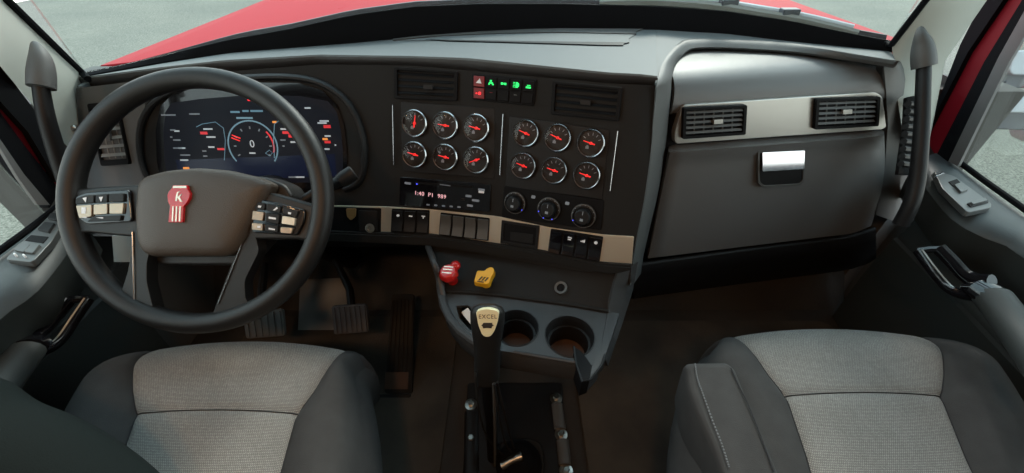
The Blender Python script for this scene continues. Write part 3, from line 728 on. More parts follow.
# key and socket panel at the left end of the strip
q = [(331, 206.8), (381.5, 208), (381, 232.5), (331, 231)]; F = frS(onS(*cen4(q), .0055))
t = thing('ignition_panel', 'black panel with a brass-coloured tab and key lock right of the steering wheel', 'ignition panel', F)
obj('bezel', MB().prism(roundpoly(P2(F, q), .003), -.004, .002, F), M['darker'], t, bevel=.0008)
obj('brass_tab', MB().prism(roundpoly(P2(F, [(347, 208), (357, 208), (356.5, 216), (352, 220), (348, 216)]), .003), .002, .006, F), M['amberknob'], t, bevel=.0008, label='worn brass-coloured tab')
obj('key_housing', MB().prism(roundpoly(P2(F, [(359, 210), (378, 210.5), (378, 231), (360, 230.5)]), .003), .002, .005, F), M['dark'], t, bevel=.001)
a, b = loc2(F, 371, 227.5); obj('key_lock', MB().lathe([(.0105, .003), (.0105, .008), (.006, .0085), (.0055, .005), (.0001, .005)], F @ Matrix.Translation((a, b, 0)), 20), M['steel'], t)
# open cubby in the strip
q = [(502, 220), (539.8, 225.7), (537.6, 249), (500.6, 243)]; F = frS(onS(*cen4(q), .0055))
t = thing('strip_cubby', 'small empty black cubby in the silver strip below the heater knobs', 'cubby', F)
o1 = P2(F, q); i1 = P2(F, [quad_pt(q, .07, .1), quad_pt(q, .93, .1), quad_pt(q, .93, .88), quad_pt(q, .07, .88)])
obj('bezel', MB().ring(o1, i1, -.002, .003, F), M['dark'], t, bevel=.0008)
obj('well', MB().prism(i1, -.004, .001, F), M['darker'], t)
obj('inner_shelf', MB().prism(P2(F, [quad_pt(q, .25, .45), quad_pt(q, .85, .4), quad_pt(q, .85, .8), quad_pt(q, .25, .8)]), .0005, .0018, F), M['dark'], t)

# ------------------------------------------------------------------ gauge panels and chrome side bars
for q in ([(402, 101.5), (495.5, 108.5), (494.5, 178.5), (402.5, 171)], [(510, 116), (610, 130), (602.5, 199), (506, 186.5)]):
    F = frS(onS(*cen4(q))); obj('gauge_panel', MB().prism(roundpoly(P2(F, q), .004), -.003, .004, F), M['dark'], DB, bevel=.001, label='raised black plate holding six round gauges')
for a, b in (((392.7, 105), (393.8, 165)), ((503, 114), (499.8, 175)), ((617.5, 131), (609.8, 191))):
    obj('chrome_bar', MB().tube([onS(*a, .005), onS(*b, .005)], .0011, 8), M['rim'], DB)
GA = [(416, 123.3, 84), (446.6, 125.4, 176), (477.5, 128, 172), (416, 154.2, 168), (446.6, 156.8, 172), (477.3, 159.7, 205),
      (527, 133.2, 165), (558.7, 137.6, 165), (591.8, 143, 172), (524.4, 165.4, 168), (555.2, 170, 172), (587.6, 175, 172)]
GL = []
rowsn = ['upper', 'lower']; pn = ['left', 'right']; cn = ['left', 'middle', 'right']
for i, (px, py, an) in enumerate(GA):
    panel, rw, c_ = i//6, (i % 6)//3, i % 3
    ndl = 'needle straight up' if i == 0 else ('needle tilted down left' if i == 5 else 'needle pointing left')
    lab = 'round gauge, %s of the %s row on the %s gauge plate, %s' % (cn[c_], rowsn[rw], pn[panel], ndl)
    F = frS(onS(px, py), .004); t = thing('round_gauge', lab, 'gauge', F, 'twelve round dashboard gauges')
    r = .0285 if panel == 0 else .0272
    obj('bezel', MB().lathe([(r*.82, .0015), (r*.86, .0078), (r*.92, .0088), (r*.98, .007), (r, .003), (r, -.001)], F, 40), M['rim'], t)
    obj('dial', MB().lathe([(r*.9, -.001), (r*.9, .002), (.0001, .002)], F, 32), M['dial'], t)
    tk = MB()
    for k in range(5):
        a = R(30+30*k); m_ = F @ Matrix.Rotation(a, 4, 'Z'); tk.box(r*.52, r*.70, -.0006, .0006, .002, .0025, m_)
    tk.box(-r*.32, -r*.10, -r*.42, -r*.25, .002, .0025, F); tk.box(-r*.27, -r*.15, -r*.25, -r*.18, .002, .0025, F)
    obj('dial_markings', tk, M['scgrey'], t)
    m_ = F @ Matrix.Rotation(R(an), 4, 'Z')
    obj('needle', MB().prism([(-r*.30, -r*.045), (r*.55, -r*.022), (r*.55, r*.022), (-r*.30, r*.045)], .0045, .0055, m_).lathe([(r*.09, .002), (r*.09, .0065), (.0001, .007)], m_, 16), M['red'], t, label='red needle')
    obj('lens', MB().lathe([(r*.88, .0070), (r*.5, .0082), (.0001, .0086)], F, 32), M['gglass'], t)

# ------------------------------------------------------------------ vents on the centre face
def vent(F, q, label, nh, nv, group, blade, frame_m, tabm, tabpos=(.5, .5), rnd=.004, depth=.012):
    t = thing('air_vent', label, 'air vent', F, group)
    o_ = roundpoly(P2(F, q), rnd); qi = [quad_pt(q, .05, .09), quad_pt(q, .95, .09), quad_pt(q, .95, .91), quad_pt(q, .05, .91)]
    i_ = roundpoly(P2(F, qi), rnd*.7)
    obj('vent_frame', MB().ring(o_, i_, -.004, .005, F), frame_m, t, bevel=.0008)
    obj('duct', MB().prism(i_, -.006, -.003, F), M['darker'], t)
    for k in range(nh):
        v = (k+.5)/nh; a = P2(F, [quad_pt(qi, .01, v-.25/nh), quad_pt(qi, .99, v-.25/nh), quad_pt(qi, .99, v+.12/nh), quad_pt(qi, .01, v+.12/nh)])
        vv = [(a[0][0], a[0][1], .0008), (a[1][0], a[1][1], .0008), (a[2][0], a[2][1], .0040), (a[3][0], a[3][1], .0040)]
        mb = MB().slab([[F @ Vector(vv[0]), F @ Vector(vv[1])], [F @ Vector(vv[3]), F @ Vector(vv[2])]], F.col[2].to_3d()*-.0012); obj('louvre', mb, blade, t)
    for k in range(nv):
        u = (k+1)/(nv+1); p = P2(F, [quad_pt(qi, u, .02), quad_pt(qi, u, .98)])
        obj('vane', MB().tube([F @ Vector((*p[0], -.001)), F @ Vector((*p[1], -.001))], .0008, 6, flat=2), blade, t)
    c = P2(F, [quad_pt(qi, tabpos[0]-.08, tabpos[1]-.1), quad_pt(qi, tabpos[0]+.08, tabpos[1]-.1), quad_pt(qi, tabpos[0]+.08, tabpos[1]+.08), quad_pt(qi, tabpos[0]-.08, tabpos[1]+.08)])
    obj('slider_tab', MB().prism(c, .002, .0075, F), tabm, t, bevel=.0006)
    return t
q = [(394.8, 67), (458.3, 71.5), (457.6, 101), (395, 98.5)]; vent(frS(onS(*cen4(q)), .002), q, 'dark rectangular air vent above the left gauge plate', 4, 0, 'dashboard air vents', M['darker'], M['darker'], M['dark'], (.55, .62))
q = [(553, 81), (622.5, 87.6), (619, 121), (551, 114)]; vent(frS(onS(*cen4(q)), .002), q, 'dark rectangular air vent above the right gauge plate', 4, 0, 'dashboard air vents', M['darker'], M['darker'], M['dark'], (.5, .58))
q = [(89, 104), (118, 101), (131, 164), (103, 166)]; vent(frS(onS(*cen4(q)), .002), q, 'black upright air vent at the left end of the dashboard behind the wheel rim', 6, 3, 'dashboard air vents', M['kick'], M['darker'], M['facel'], (.5, .55))
# ------------------------------------------------------------------ warning light panel
q = [(472.5, 73.5), (537, 79.5), (534, 106), (472.5, 99.5)]; F = frS(onS(*cen4(q)), .002)
t = thing('indicator_switch_panel', 'black panel of lit red and green symbols between the two centre air vents', 'indicator panel', F)
obj('bezel', MB().prism(roundpoly(P2(F, q), .003), -.004, .003, F), M['darker'], t, bevel=.001)
for k in range(5):
    for rw in range(2):
        u0, u1 = .03+.194*k, .03+.194*k+.172; v0, v1 = (.08, .49) if rw == 0 else (.53, .94)
        c = P2(F, [quad_pt(q, u0, v0), quad_pt(q, u1, v0), quad_pt(q, u1, v1), quad_pt(q, u0, v1)])
        b_ = obj('switch_button', MB().prism(c, .003, .0055, F, .06), M['redcell'] if k == 0 else M['darker'], t, bevel=.0006, label='red lit button' if k == 0 else None)
        x, y = loc2(F, *quad_pt(q, (u0+u1)/2, (v0+v1)/2)); mk = MB(); z0, z1 = .0052, .0062; m = M['green']
        if k == 0 and rw == 0: mk.prism([(x-.006, y-.0035), (x+.006, y-.0035), (x+.0015, y+.0055)], z0, z1, F); m = M['white']
        elif k == 0: mk.prism([(x+.002+.003*math.cos(a*.785), y+.003*math.sin(a*.785)) for a in range(8)], z0, z1, F).box(x-.006, x-.003, y-.002, y+.0005, z0, z1, F); m = M['redled']
        elif rw == 0 and k == 1: mk.box(x-.0045, x+.004, y-.002, y+.0005, z0, z1, F).box(x-.003, x+.001, y+.001, y+.0045, z0, z1, F).box(x-.0055, x-.003, y-.0045, y-.002, z0, z1, F).box(x+.002, x+.0055, y-.0045, y-.002, z0, z1, F)
        elif rw == 0 and k == 2: mk.box(x-.0055, x-.001, y-.002, y+.002, z0, z1, F).box(x-.001, x+.001, y-.0007, y+.0007, z0, z1, F).box(x+.001, x+.0055, y-.002, y+.002, z0, z1, F)
        elif rw == 0 and k == 3:
            for dy in (-.004, -.0013, .0014, .004): mk.box(x-.006, x-.002, y+dy-.0006, y+dy+.0006, z0, z1, F)
            mk.prism([(x-.0008, y-.005), (x+.003, y-.005), (x+.006, y-.002), (x+.006, y+.002), (x+.003, y+.005), (x-.0008, y+.005)], z0, z1, F)
        elif rw == 0 and k == 4: mk.box(x-.003, x+.004, y+.0005, y+.002, z0, z1, F).box(x-.005, x+.005, y-.004, y-.0008, z0, z1, F)
        elif k in (1, 3): mk.box(x-.003, x+.003, y+.003, y+.004, z0, z1, F); m = M['redcell'] if k == 1 else M['kick']
        else: continue
        obj('lit_symbol', mk, m, b_)
# ------------------------------------------------------------------ radio
q = [(401, 176.5), (491.5, 184), (490.5, 211.5), (400, 205)]; F = frS(onS(*cen4(q)), .002)
t = thing('radio', 'black car radio with lit red digits below the left gauge plate', 'radio', F)
obj('body', MB().prism(roundpoly(P2(F, q), .003), -.004, .005, F), M['gloss'], t, bevel=.001)
dq = [quad_pt(q, .1, .36), quad_pt(q, .6, .36), quad_pt(q, .6, .8), quad_pt(q, .1, .8)]
obj('display', MB().prism(P2(F, dq), .005, .0056, F), M['gloss'], t)
x, y = loc2(F, *quad_pt(q, .34, .55)); up = Matrix.Translation((x, y, .006))
obj('display_digits', MB().text('1:40  P1  989', .0125, F @ up, 0, .0003, 1.1), M['pinkled'], t, label='lit clock and station digits')
obj('disc_slot', MB().prism(P2(F, [quad_pt(q, .18, .12), quad_pt(q, .80, .12), quad_pt(q, .80, .2), quad_pt(q, .18, .2)]), .005, .0054, F), M['darker'], t)
x, y = loc2(F, *quad_pt(q, .5, .16)); obj('slot_mark', MB().box(x-.012, x+.012, y-.0008, y+.0008, .0053, .006, F), M['scgrey'], t)
for u, v, w_, m in ((.09, .2, .014, 'scgrey'), (.90, .22, .014, 'scgrey'), (.90, .30, .012, 'white'), (.76, .48, .013, 'scgrey'), (.84, .62, .016, 'scgrey'), (.78, .82, .013, 'scgrey'), (.70, .62, .010, 'dark')):
    x, y = loc2(F, *quad_pt(q, u, v)); obj('radio_button', MB().prism(rrect(w_, .0045, .001, 3, x, y), .005, .0068, F), M[m], t)
for k in range(5):
    x, y = loc2(F, *quad_pt(q, .32+.085*k, .9)); obj('preset_button', MB().prism(rrect(.007, .003, .001, 3, x, y), .005, .0066, F), M['scgrey'], t)
x, y = loc2(F, *quad_pt(q, .19, .2)); obj('blue_light', MB().lathe([(.0016, .005), (.0016, .0062), (.0001, .0064)], F @ Matrix.Translation((x, y, 0)), 10), M['blue'], t)
# ------------------------------------------------------------------ heater controls
q = [(504.5, 185.5), (604.5, 200), (601.4, 230), (502, 216.5)]; F = frS(onS(*cen4(q)), .002)
t = thing('climate_control_panel', 'black heater panel with three round knobs below the right gauge plate', 'climate control', F)
obj('panel', MB().prism(roundpoly(P2(F, q), .005), -.004, .003, F), M['darker'], t, bevel=.001)
for i, (px, py, r) in enumerate(((516, 202.3, .0235), (549.8, 208.3, .0240), (584, 215.3, .0245))):
    x, y = loc2(F, px, py); m_ = F @ Matrix.Translation((x, y, 0))
    k = obj('temperature_knob' if i != 1 else 'fan_knob', MB().lathe([(r, .002), (r*.98, .008), (r*.80, .010), (r*.76, .008), (r*.70, .008), (r*.62, .020), (r*.55, .0215), (.0001, .0215)], m_, 36), M['dark'], t)
    k2 = MB()
    for a in range(-3, 4):
        c_ = R(90+a*28); k2.prism([(r*.88*math.cos(c_)+.0008*math.cos(b_*1.57), r*.88*math.sin(c_)+.0008*math.sin(b_*1.57)) for b_ in range(4)], .0085, .0103, m_)
    k2.box(-.0007, .0007, r*.2, r*.5, .0214, .0220, m_); k2.box(-.003, .003, -r*.3, -r*.1, .0214, .0220, m_)
    obj('knob_markings', k2, M['scgrey'], k); obj('collar_ring', MB().lathe([(r*.99, .0075), (r*.96, .0095), (r*.90, .0098), (r*.92, .0075)], m_, 36), M['facel'], k)
    for a in ((-30,) if i == 0 else (205, 250, 300) if i == 1 else (215,)):
        c_ = R(a); obj('blue_light', MB().sphere((r*.9*math.cos(c_), r*.9*math.sin(c_), .0095), .0013, .0013, .0013, m_, 8, 6), M['blue'], k)
for u, v in ((.30, .22), (.64, .27)):
    x, y = loc2(F, *quad_pt(q, u, v)); obj('push_button', MB().prism(rrect(.008, .006, .0015, 3, x, y), .003, .005, F), M['scgrey'], t)

# ================================================================== instrument screen
Fs = frS(onS(252, 140), .004)
sc = thing('instrument_screen', 'wide dark digital instrument screen behind the steering wheel showing a round speed dial at 0', 'instrument screen', Fs)
so = [(163, 192), (157, 160), (156, 130), (161, 106), (173, 94), (200, 86), (250, 82.5), (298, 83), (322, 90), (337, 105), (344, 125), (347, 150), (347, 186), (335, 190)]
obj('bezel', MB().prism(P2(Fs, so), -.004, .001, Fs), M['gloss'], sc)
si = [(170, 184), (165, 160), (164, 132), (166, 112), (172, 103), (200, 99), (250, 95), (300, 96), (328, 101), (337, 112), (341, 130), (343, 150), (343, 182)]
obj('display', MB().prism(P2(Fs, si), .001, .0015, Fs), M['screen'], sc)
obj('lower_glow', MB().prism(P2(Fs, [(176, 160), (335, 154), (337, 176), (182, 181)]), .0015, .0017, Fs), M['screen2'], sc)
def arc(F, px, py, r, a0, a1, w_, z0, z1, n=30):
    x, y = loc2(F, px, py); O = [(x+r*math.cos(R(a0+(a1-a0)*k/n)), y+r*math.sin(R(a0+(a1-a0)*k/n))) for k in range(n+1)]
    I = [(x+(r-w_)*math.cos(R(a0+(a1-a0)*k/n)), y+(r-w_)*math.sin(R(a0+(a1-a0)*k/n))) for k in range(n+1)]
    return MB().slab([[F @ Vector((*p, z1)) for p in O], [F @ Vector((*p, z1)) for p in I]], F.col[2].to_3d()*(z0-z1))
rr0 = 25/400*.87
obj('dial_ring', arc(Fs, 253.5, 146, rr0, -38, 218, .0028, .0015, .0022), M['cyan'], sc, label='pale blue ring of the speed dial')
obj('dial_red_arc', arc(Fs, 253.5, 146, rr0*.86, -18, 42, .003, .0015, .0022), M['screenred'], sc)
tk = MB(); x, y = loc2(Fs, 253.5, 146)
for k in range(9):
    a = R(-30+30*k); tk.box(rr0*.66, rr0*.76, -.0012, .0012, .0017, .0023, Fs @ Matrix.Translation((x, y, 0)) @ Matrix.Rotation(a, 4, 'Z'))
obj('dial_ticks', tk, M['scgrey'], sc)
for dy in (0, -.006): obj('dial_needle', MB().box(rr0*.52, rr0*.86, -.0012+dy, .0008+dy, .0018, .0026, Fs @ Matrix.Translation((x, y, 0)) @ Matrix.Rotation(R(158), 4, 'Z')), M['red'], sc)
obj('speed_digit', MB().text('0', .022, Fs @ Matrix.Translation((x-.001, y+.004, .002))), M['scwhite'], sc, label='white digit 0')
bars, bw, br_, bc, bo = 'scgrey', 'scwhite', 'screenred', 'cyan', 'orange'
def bar(m, px, py, wpx, h=1.3):
    a = loc2(Fs, px, py); w_ = wpx/400*.87; obj('readout', MB().box(a[0], a[0]+w_, a[1]-h/400*.43, a[1]+h/400*.43, .0017, .0023, Fs), M[m], sc)
for a, b, c in ((162, 115, 14), (190, 114, 10), (171, 130, 5), (174, 140, 7), (174, 148, 9), (181, 155, 10), (171, 137, 2), (203, 151, 4), (204, 156, 4), (283, 146, 2), (289, 177, 8), (281, 140, 5)): bar(bars, a, b, c)
for a, b, c in ((175, 131, 5), (179, 148, 7), (181, 160, 8), (204, 129, 9), (207, 137, 9), (209, 147, 6), (320, 121, 9), (318, 123, 9), (325, 136, 6), (325, 149, 5), (296, 177, 9), (250, 153, 6), (281, 129, 9), (291, 142, 7), (335, 145, 1.5), (305, 108, 6)): bar(bw, a, b, c, 1.5)
for a, b, c, h in ((201, 133, 7, 2.6), (218, 149, 7, 2), (283, 132.5, 9, 2.6), (289, 136, 6, 3), (324, 126.5, 7, 3), (325, 142, 6, 2.4)): bar(br_, a, b, c, h)
for a, b, c in ((231, 112, 9), (243, 111, 6), (251, 111, 12), (237, 118, 16)): bar(bc, a, b, c, 1.8)
for a, b, c in ((273, 122, 4), (184, 168, 6), (323, 139, 5)): bar(bo, a, b, c, 2)
obj('left_bracket', MB().tube([Fs @ Vector((*loc2(Fs, a, b), .002)) for a, b in [(197, 127), (203, 124), (216, 122), (224, 128), (226, 140), (225, 160)]], .0007, 6).tube([Fs @ Vector((*loc2(Fs, a, b), .002)) for a, b in [(275, 158), (274, 140), (275, 124), (282, 119), (288, 120)]], .0009, 6).tube([Fs @ Vector((*loc2(Fs, a, b), .002)) for a, b in [(266, 153), (270, 150), (273, 153), (270, 156), (266, 153)]], .0006, 6), M['cyan'], sc)
obj('warning_light', MB().prism(rrect(.010, .005, .002, 3, *loc2(Fs, 250.5, 99.7)), .0015, .0028, Fs), M['redled'], sc, label='small red warning lamp')

# ================================================================== passenger vents, trim, glove box
q = [(679, 107.5), (879, 93), (885.5, 127), (672, 144)]
Fp = frP(onP(780, 118), .004)
tr_ = MB(); oq = roundpoly(P2(Fp, [(682.5, 104.5), (874, 91.5), (881, 96), (885, 126), (881, 129), (674, 143.5), (673.5, 132)]), .010, 5)
obj('vent_trim', MB().prism(oq, -.012, .004, Fp), M['silver'], DB, bevel=.002, seg=3, label='satin silver trim plate around the passenger vents')
q1 = [(682.5, 107.5), (746, 104.5), (744.5, 134), (681.5, 138.5)]; q2 = [(815, 98.5), (879, 96.3), (877, 125.5), (813, 129)]
F1 = frP(onP(*cen4(q1)), .0125); vent(F1, q1, 'black louvred air vent at the left end of the silver passenger trim', 5, 5, 'dashboard air vents', M['facel'], M['darker'], M['silver'], (.55, .5))
F2 = frP(onP(*cen4(q2)), .0125); vent(F2, q2, 'black louvred air vent at the right end of the silver passenger trim', 5, 5, 'dashboard air vents', M['facel'], M['darker'], M['silver'], (.48, .45))
# glove box door with a rolled upper edge
gb = thing('glove_box', 'closed dark grey glove box below the silver vent trim on the passenger side', 'glove box', onP(770, 190))
GT = [(671, 147), (700, 144.8), (780, 139), (884, 131)]; GBm = [(647.5, 258.5), (740, 247), (850, 233.5), (868, 226)]
rws = []
for i in range(21):
    f = i/20; row = []
    for j in range(31):
        u = j/30; px = (671+(884-671)*u)*(1-f)+(648+(871-648)*u)*f + (6*math.sin(math.pi*f))*u
        yt = lerpy(GT, 671+(884-671)*u); yb = lerpy(GBm, 648+(868-648)*u); py = yt+(yb-yt)*f
        off = .016*min(1, f/.06)**.5 + .015*math.exp(-((f-.06)/.05)**2) - .012*max(0, f-.15)
        e = min(u, 1-u); off -= .008*max(0, 1-e/.02)
        row.append(onP(px, py, off))
    rws.append(row)
obj('lid', MB().slab(rws, (0, .012, 0)), M['glove'], gb, ang=60)
Fg = frP(onP(781, 167), .022)
ro = roundpoly(P2(Fg, [(757.5, 150), (805, 148), (804, 181), (800, 185.5), (763, 187.5), (757.5, 183)]), .008, 4); ri = roundpoly(P2(Fg, [(759.5, 151.5), (803.5, 149.5), (802.5, 180), (799, 183.5), (764, 185.5), (759.5, 181.5)]), .007, 4)
obj('latch_surround', MB().ring(ro, ri, -.004, .0015, Fg), M['facel'], gb, bevel=.0006)
obj('latch_well', MB().prism(ri, -.006, -.001, Fg), M['dark'], gb)
Fg = Fg @ Matrix.Translation((0, 0, .004)) @ Matrix.Rotation(R(-10), 4, 'X')
obj('latch', MB().prism(roundpoly(P2(Fg, [(760.5, 151.8), (803, 149.8), (802.4, 168.5), (760.8, 171)]), .002), .001, .006, Fg), M['chrome'], gb, bevel=.0015, label='chrome latch plate')

# ================================================================== lower console with air knobs and cup holders
LC = thing('lower_console', 'dark lower console with cup holders jutting out under the gauges', 'console', onZ(530, 340, .54))
LT = [(426, 248), (431, 245.5), (497, 254.5), (560, 264), (613, 274.5), (622, 272)]
LBt = [(441, 293), (470, 294), (497.5, 296.5), (568.5, 306), (608.5, 313)]
ZT = .57
ft, fb = [], []
for k in range(21):
    u = k/20; a = 427+(616-427)*u; b = 441+(608.5-441)*u
    p = onS(a, lerpy(LT, a)-2, -.012); ft.append(p); fb.append(onZ(b, lerpy(LBt, b), ZT))
obj('console_face', MB().slab([ft]+[[a.lerp(b, f) for a, b in zip(ft, fb)] for f in (.33, .66, 1)], (0, .012, 0)), M['face'], LC, ang=60)
# ridge line along the foot of the face
obj('console_ridge', MB().tube([p+Vector((0, .002, .003)) for p in fb], .004, 8), M['face'], LC)
# tray top with two cup openings and a pocket: fan meshes around the holes
tray = [(441, 290), (444, 306), (450, 319), (460, 331), (473, 341), (490, 349), (513, 352.5), (545, 358), (576, 363), (592, 365), (606, 353), (613, 333), (619, 314), (608.5, 311), (568.5, 305), (497.5, 295.5), (470, 293)]
Ft = frame(onZ(530, 330, ZT), (1, 0, 0), (0, 1, 0))
TP = [Vector((*p, 0)) for p in P2(Ft, tray)]
def circ(px, py, r, n=28):
    x, y = loc2(Ft, px, py); return (x, y), [(x+r*math.cos(2*math.pi*k/n), y+r*math.sin(2*math.pi*k/n)) for k in range(n)]
c1, C1 = circ(516.5, 327.5, .0415); c2, C2 = circ(569.8, 336, .0455)
pk = P2(Ft, [(456, 306), (468, 305), (478, 315), (480, 330), (470, 330), (459, 318)])
def inside(pt, poly):
    c = False; n = len(poly)
    for i in range(n):
        a, b = poly[i], poly[i-1]
        if (a[1] > pt[1]) != (b[1] > pt[1]) and pt[0] < (b[0]-a[0])*(pt[1]-a[1])/(b[1]-a[1])+a[0]: c = not c
    return c
from mathutils.geometry import delaunay_2d_cdt
pts_, eds = [], []
for lp in ([(p.x, p.y) for p in TP], C1, C2, pk):
    n0 = len(pts_); pts_ += [Vector((p[0], p[1])) for p in lp]; eds += [(n0+i, n0+(i+1) % len(lp)) for i in range(len(lp))]
res = delaunay_2d_cdt(pts_, eds, [], 0, 1e-6); mbt = MB(); vv = res[0]; ff = []; outl = [(p.x, p.y) for p in TP]
for f in res[2]:
    m_ = sum((vv[i] for i in f), Vector((0, 0)))/len(f)
    if inside(m_, outl) and not (inside(m_, C1) or inside(m_, C2) or inside(m_, pk)): ff.append(list(f))
n = len(vv); mbt.add([(v.x, v.y, 0) for v in vv]+[(v.x, v.y, -.006) for v in vv], ff+[[i+n for i in f[::-1]] for f in ff], Ft)
mbt.v = mbt.v
obj('tray_top', mbt, M['tray'], LC, flat=True, label='grey tray top with cup openings')
# skirt round the tray
TW = [Ft @ p for p in TP]
sk = TW[:13]
obj('tray_skirt', MB().slab([[p+Vector((0, 0, -.0008)) for p in sk], [p+Vector((0, -.006, -.012)) for p in sk], [p+Vector((0, -.004, -.05)) for p in sk], [p+Vector((0, .02, -.062)) for p in sk]], (0, .006, 0)), M['tray'], LC, ang=60)
obj('tray_rail', MB().tube([TW[0]+Vector((-.004, .03, .03))]+[p+Vector((0, 0, .002)) for p in TW[:6]], .009, 10), M['tray'], LC)
obj('tray_lip', MB().tube([p+Vector((0, 0, .001)) for p in TW[6:9]], .004, 8), M['tray'], LC)
for C_, r in ((c1, .0415), (c2, .0455)):
    m_ = Ft @ Matrix.Translation((C_[0], C_[1], 0))
    cu = obj('cup_holder', MB().lathe([(r+.002, .001), (r, .002), (r-.002, -.002), (r-.004, -.02), (r-.008, -.0205), (r-.010, -.062), (r-.008, -.066), (r+.0, -.02)], m_, 36, close=True), M['dark'], LC, label='round cup holder well')
    obj('cup_base', MB().lathe([(r-.008, -.064), (r-.010, -.060), (.0001, -.060)], m_, 36), M['brown'], cu, label='brown stained base')
# open bracket at the front corner
Fb = frame(onZ(588, 362, ZT+.003), (1, 0, 0), (0, 1, 0))
obj('cup_notch', MB().prism(P2(Fb, [(574.5, 347), (581, 351), (586, 357), (592, 366), (590, 378), (582, 381), (576, 364)]), -.05, -.0005, Fb), M['darker'], LC, label='dark cut-out in front of the right cup opening')
obj('notch_edge', MB().tube([Fb @ Vector((*q, .001)) for q in P2(Fb, [(574, 347), (576, 364), (582, 382), (590, 380), (601, 366), (605, 355)])], .002, 8), M['dark'], LC)
obj('notch_corner', MB().prism(P2(Fb, [(592, 366), (590, 378), (600, 367), (604, 355), (598, 352)]), -.045, -.001, Fb), M['tray'], LC)
obj('pocket_floor', MB().prism(pk, -.05, -.045, Ft), M['dark'], LC)
# right side of the console, falling from the ledge to the tray
side = [[onS(619, 268, .0), onS(638, 262, -.03)], [onZ(613, 289, .612), onZ(633, 290, .575)], [onZ(608, 312, ZT+.002), onZ(623, 322, ZT-.035)], [onZ(600, 352, ZT), onZ(608, 366, ZT-.04)]]
rws = []
for i in range(3):
    for k in range(6 if i == 2 else 5): rws.append([side[i][0].lerp(side[i+1][0], k/5), side[i][0].lerp(side[i+1][0], k/5).lerp(side[i][1].lerp(side[i+1][1], k/5), .5)+Vector((.003, -.003, 0)), side[i][1].lerp(side[i+1][1], k/5)])
obj('console_side', MB().slab(rws, (-.003, .004, -.006)), M['tray'], LC, ang=60)
lside = [[onS(424, 244, .004), onS(432, 246, .004)], [onZ(434, 268, .62), onZ(441, 268, .62)], [onZ(441, 292, .578), onZ(449, 292, .578)]]
obj('console_left_edge', MB().tube(smooth([onS(428, 247, .0), onZ(434, 262, .625), onZ(439, 278, .598), onZ(443, 296, .574)], 5), .007, 10), M['tray'], LC)
obj('console_underside', MB().prism([(.49, .50), (.60, .48), (.80, .40), (.98, .30), (.98, .50), (.70, .50), (.62, .52), (.56, .53)], -.11, .17, Matrix(((0, 0, 1, 0), (1, 0, 0, 0), (0, 1, 0, 0), (0, 0, 0, 1)))), M['darker'], LC, bevel=.01)
# face frame for knobs
def frL(px, py):
    f = (px-434)/175; f = min(max(f, 0), 1); i = f*20; a = ft[int(i)]; b = fb[int(i)]; a2 = ft[min(int(i)+1, 20)]
    x = (ft[min(int(i)+2, 20)]-ft[max(int(i)-2, 0)]).normalized(); upv = (a-b).normalized(); n_ = x.cross(upv).normalized(); o_ = b
    d = ray(px, py); p = CAM+d*((o_-CAM).dot(n_)/d.dot(n_)); return frame(p, x, upv)
F = frL(453, 281) @ Matrix.Scale(1.12, 4)
t = thing('air_brake_knob', 'red octagonal pull knob on the lower console left of the yellow one', 'brake knob', F, 'air brake pull knobs')
obj('stem', MB().lathe([(.010, -.002), (.010, .022)], F, 16), M['knobred'], t)
kn = MB(); r = .0185
prof = [(.0001, .020), (r*.75, .021), (r, .026), (r, .034), (r*.8, .040), (r*.4, .041), (.0001, .0395)]
kn.lathe(prof, F @ Matrix.Translation((0, -.002, 0)), 8); obj('knob', kn, M['knobred'], t, bevel=.002)
obj('knob_lobe', MB().sphere((.008, .016, .030), .010, .010, .008, F), M['knobred'], t)
kt = MB()
for k, dy in enumerate((.006, 0, -.007)): kt.box(-.009, .009, dy-.0009, dy+.0009, .0395, .0412, F)
obj('knob_lettering', kt, M['emwhite'], t)
F = frL(486.5, 284) @ Matrix.Scale(1.05, 4)
t = thing('air_brake_knob', 'yellow square-shaped pull knob on the lower console beside the red one', 'brake knob', F, 'air brake pull knobs')
obj('stem', MB().lathe([(.010, -.002), (.010, .020)], F, 16), M['knoby'], t)
yk = roundpoly([(-.0175, -.017), (.0155, -.017), (.0165, .002), (.0195, .012), (.016, .022), (.009, .025), (.001, .020), (-.002, .013), (-.018, .012)], .005, 3)
obj('knob', MB().prism(yk, .018, .032, F, .06), M['knoby'], t, bevel=.002, seg=3)
yt = MB()
for k in range(3): yt.add([(-.008+.006*k, -.010, .0321), (-.005+.006*k, -.010, .0321), (-.0005+.006*k, -.001, .0321), (-.0035+.006*k, -.001, .0321), (-.008+.006*k, -.010, .0327), (-.005+.006*k, -.010, .0327), (-.0005+.006*k, -.001, .0327), (-.0035+.006*k, -.001, .0327)], [[4, 5, 6, 7], [0, 3, 2, 1], [0, 1, 5, 4], [1, 2, 6, 5], [2, 3, 7, 6], [3, 0, 4, 7]], F)
yt.box(-.009, .004, -.0135, -.0115, .0321, .0327, F)
obj('knob_symbol', yt, M['ink'], t)
F = frL(561, 288); t = thing('power_socket', 'round black power socket on the lower console right of the brake knobs', 'socket', F)
obj('collar', MB().lathe([(.0085, .0), (.0085, .004), (.0130, .005), (.0138, .001), (.0138, -.002)], F, 28), M['facel'], t); obj('socket_hole', MB().lathe([(.0088, -.001), (.0088, .0015), (.003, .0015), (.003, .003), (.0001, .003)], F, 24), M['darker'], t)
